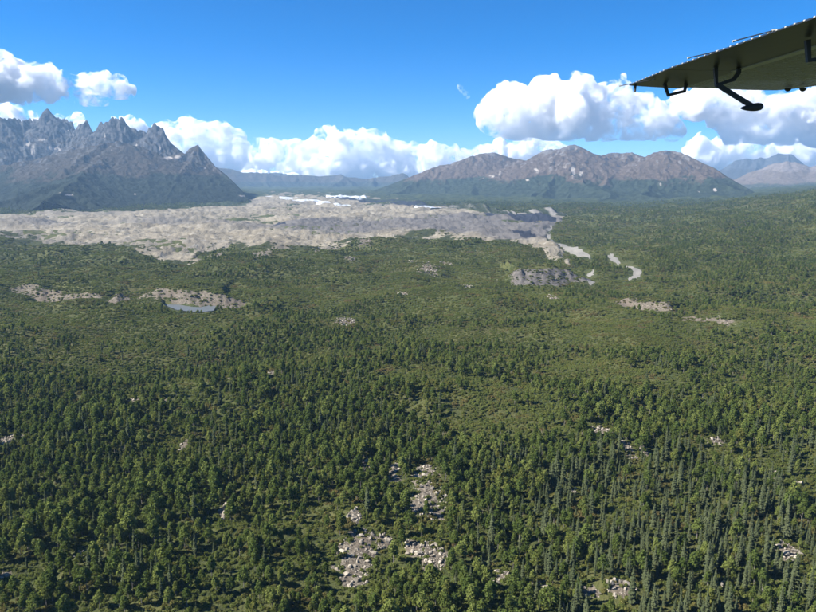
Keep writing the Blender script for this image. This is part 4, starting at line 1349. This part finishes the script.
part('hinge_gap_strip', V, [(0, 1, 2, 3), (4, 5, 6, 7), (0, 1, 5, 4), (1, 2, 6, 5), (2, 3, 7, 6), (3, 0, 4, 7)], M_STRIP)
# a flat bar bent along a list of points in one chordwise plane
def bar(name, P, wx_, wy_, m_, parent=root):
    V, F_ = [], []
    for i, p_ in enumerate(P):
        d = (P[min(i + 1, len(P) - 1)] - P[max(i - 1, 0)]).normalized()
        side = Vector((0, 1, 0)); nrm = d.cross(side).normalized()
        for sx, sy in ((-1, -1), (1, -1), (1, 1), (-1, 1)):
            V.append(p_ + nrm * sx * wx_ + side * sy * wy_)
    for i in range(len(P) - 1):
        for k in range(4):
            a = i * 4 + k; b = i * 4 + (k + 1) % 4
            F_.append((a, b, b + 4, a + 4))
    F_.append((0, 1, 2, 3)); n = len(P) * 4; F_.append((n - 4, n - 3, n - 2, n - 1))
    return part(name, V, F_, m_, parent)
def ay(u, v, y):
    return Vector(at_y(u, v, y * WS)) - RW
b1 = [(664.5, 84, 6.95), (668.3, 95.2, 6.95), (684.5, 91.2, 6.95), (686.5, 82, 6.95)]
b2 = [(715.5, 68, 5.95), (716.3, 85, 5.95), (733.5, 79.5, 5.95), (738.5, 73, 5.95), (739.5, 64, 5.95)]
b3 = [(807.5, 40, 4.72), (808.5, 60.5, 4.72), (827, 58, 4.72), (833, 44, 4.72)]
for B in (b1, b2, b3):
    bar('hinge_bracket', [ay(*q) for q in B], .013, .012, M_BRK)
arm = bar('balance_arm', [ay(717, 84.5, 5.93), ay(733, 94.5, 5.93), ay(752, 106, 5.93)], .016, .010, M_BRK)
# streamlined lead weight
c0 = ay(740.5, 108.2, 5.93); c1 = ay(763.5, 106.4, 5.93)
V, F_ = [], []
prof = [(0, .003), (.12, .012), (.3, .021), (.5, .027), (.72, .029), (.88, .025), (.97, .014), (1.0, .003)]
for f, r_ in prof:
    c_ = c0.lerp(c1, f)
    for k in range(10):
        a = 6.2832 * k / 10
        V.append(c_ + Vector((0, math.cos(a) * r_ * .8, math.sin(a) * r_)))
for i in range(len(prof) - 1):
    for k in range(10):
        a = i * 10 + k; b = i * 10 + (k + 1) % 10
        F_.append((a, b, b + 10, a + 10))
F_.append(tuple(range(10))); F_.append(tuple(range(70, 80)))
part('balance_weight', V, F_, M_BRK, arm, True)
# bead ends along the trailing edge, sunlight on them put into the pale colour
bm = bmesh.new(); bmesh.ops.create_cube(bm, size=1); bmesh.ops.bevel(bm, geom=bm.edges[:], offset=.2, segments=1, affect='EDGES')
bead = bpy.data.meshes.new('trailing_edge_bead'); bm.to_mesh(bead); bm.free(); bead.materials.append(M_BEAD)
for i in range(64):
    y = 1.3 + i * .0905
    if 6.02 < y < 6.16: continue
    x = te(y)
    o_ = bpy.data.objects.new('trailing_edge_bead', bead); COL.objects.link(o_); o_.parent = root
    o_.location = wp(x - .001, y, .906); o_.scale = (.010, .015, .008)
# static wicks
def rod(name, a, b, r_, m_, parent=root):
    V, F_ = [], []
    d = (b - a).normalized(); s = d.cross(Vector((0, 0, 1))).normalized(); u_ = s.cross(d)
    for p_ in (a, b):
        for k in range(6):
            an = 6.2832 * k / 6; V.append(p_ + s * math.cos(an) * r_ + u_ * math.sin(an) * r_)
    for k in range(6):
        F_.append((k, (k + 1) % 6, 6 + (k + 1) % 6, 6 + k))
    F_ += [tuple(range(6)), tuple(range(6, 12))]
    return part(name, V, F_, m_, parent)
for (ua, va, ya, ub, vb, yb) in ((716, 51.5, 5.30, 690, 57.5, 5.30), (772, 31, 4.60, 736, 40.5, 4.60), (652, 80, 6.6, 622, 85.5, 6.6)):
    a, b = ay(ua, va, ya), ay(ub, vb, yb)
    wk = rod('static_wick', a, b, .0035, M_BRK)
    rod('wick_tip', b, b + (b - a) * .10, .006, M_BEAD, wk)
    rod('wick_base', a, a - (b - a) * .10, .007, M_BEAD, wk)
rod('tip_peg', ay(635.5, 84, 7.1), ay(634.6, 92, 7.1), .011, M_BRK)
for u_ in (788, 803):
    V, F_ = [], []
    c_ = ay(u_, 89.5, 7.2 if u_ < 795 else 7.1)
    for j in range(4):
        th = math.pi / 2 * j / 3
        for k in range(8):
            a = 6.2832 * k / 8
            V.append(c_ + Vector((math.cos(a) * .03 * math.cos(th) , math.sin(a) * .03 * math.cos(th), .012 - .03 * math.sin(th))))
    for j in range(3):
        for k in range(8):
            a = j * 8 + k; b = j * 8 + (k + 1) % 8
            F_.append((a, b, b + 8, a + 8))
    part('drain_fairing', V, F_, M_BRK, root, True)

# ================================================================== AIR
bm = bmesh.new(); bmesh.ops.create_cube(bm, size=1)
me = bpy.data.meshes.new('haze'); bm.to_mesh(me); bm.free()
m, t, o = mat('haze_air')
pv = t.nodes.new('ShaderNodeVolumePrincipled')
pv.inputs['Color'].default_value = (.40, .66, 1.0, 1)
pv.inputs['Density'].default_value = 2.9e-5
pv.inputs['Anisotropy'].default_value = .1
t.links.new(pv.outputs[0], o.inputs['Volume'])
hz = link('haze', me, m)
HZ0, HZ1 = -120.0, 1230.0
hz.scale = (41000, 41000, HZ1 - HZ0); hz.location = (0, 0, (HZ0 + HZ1) / 2)
tag(hz, 'thin blue haze filling the valley air', kind='stuff')
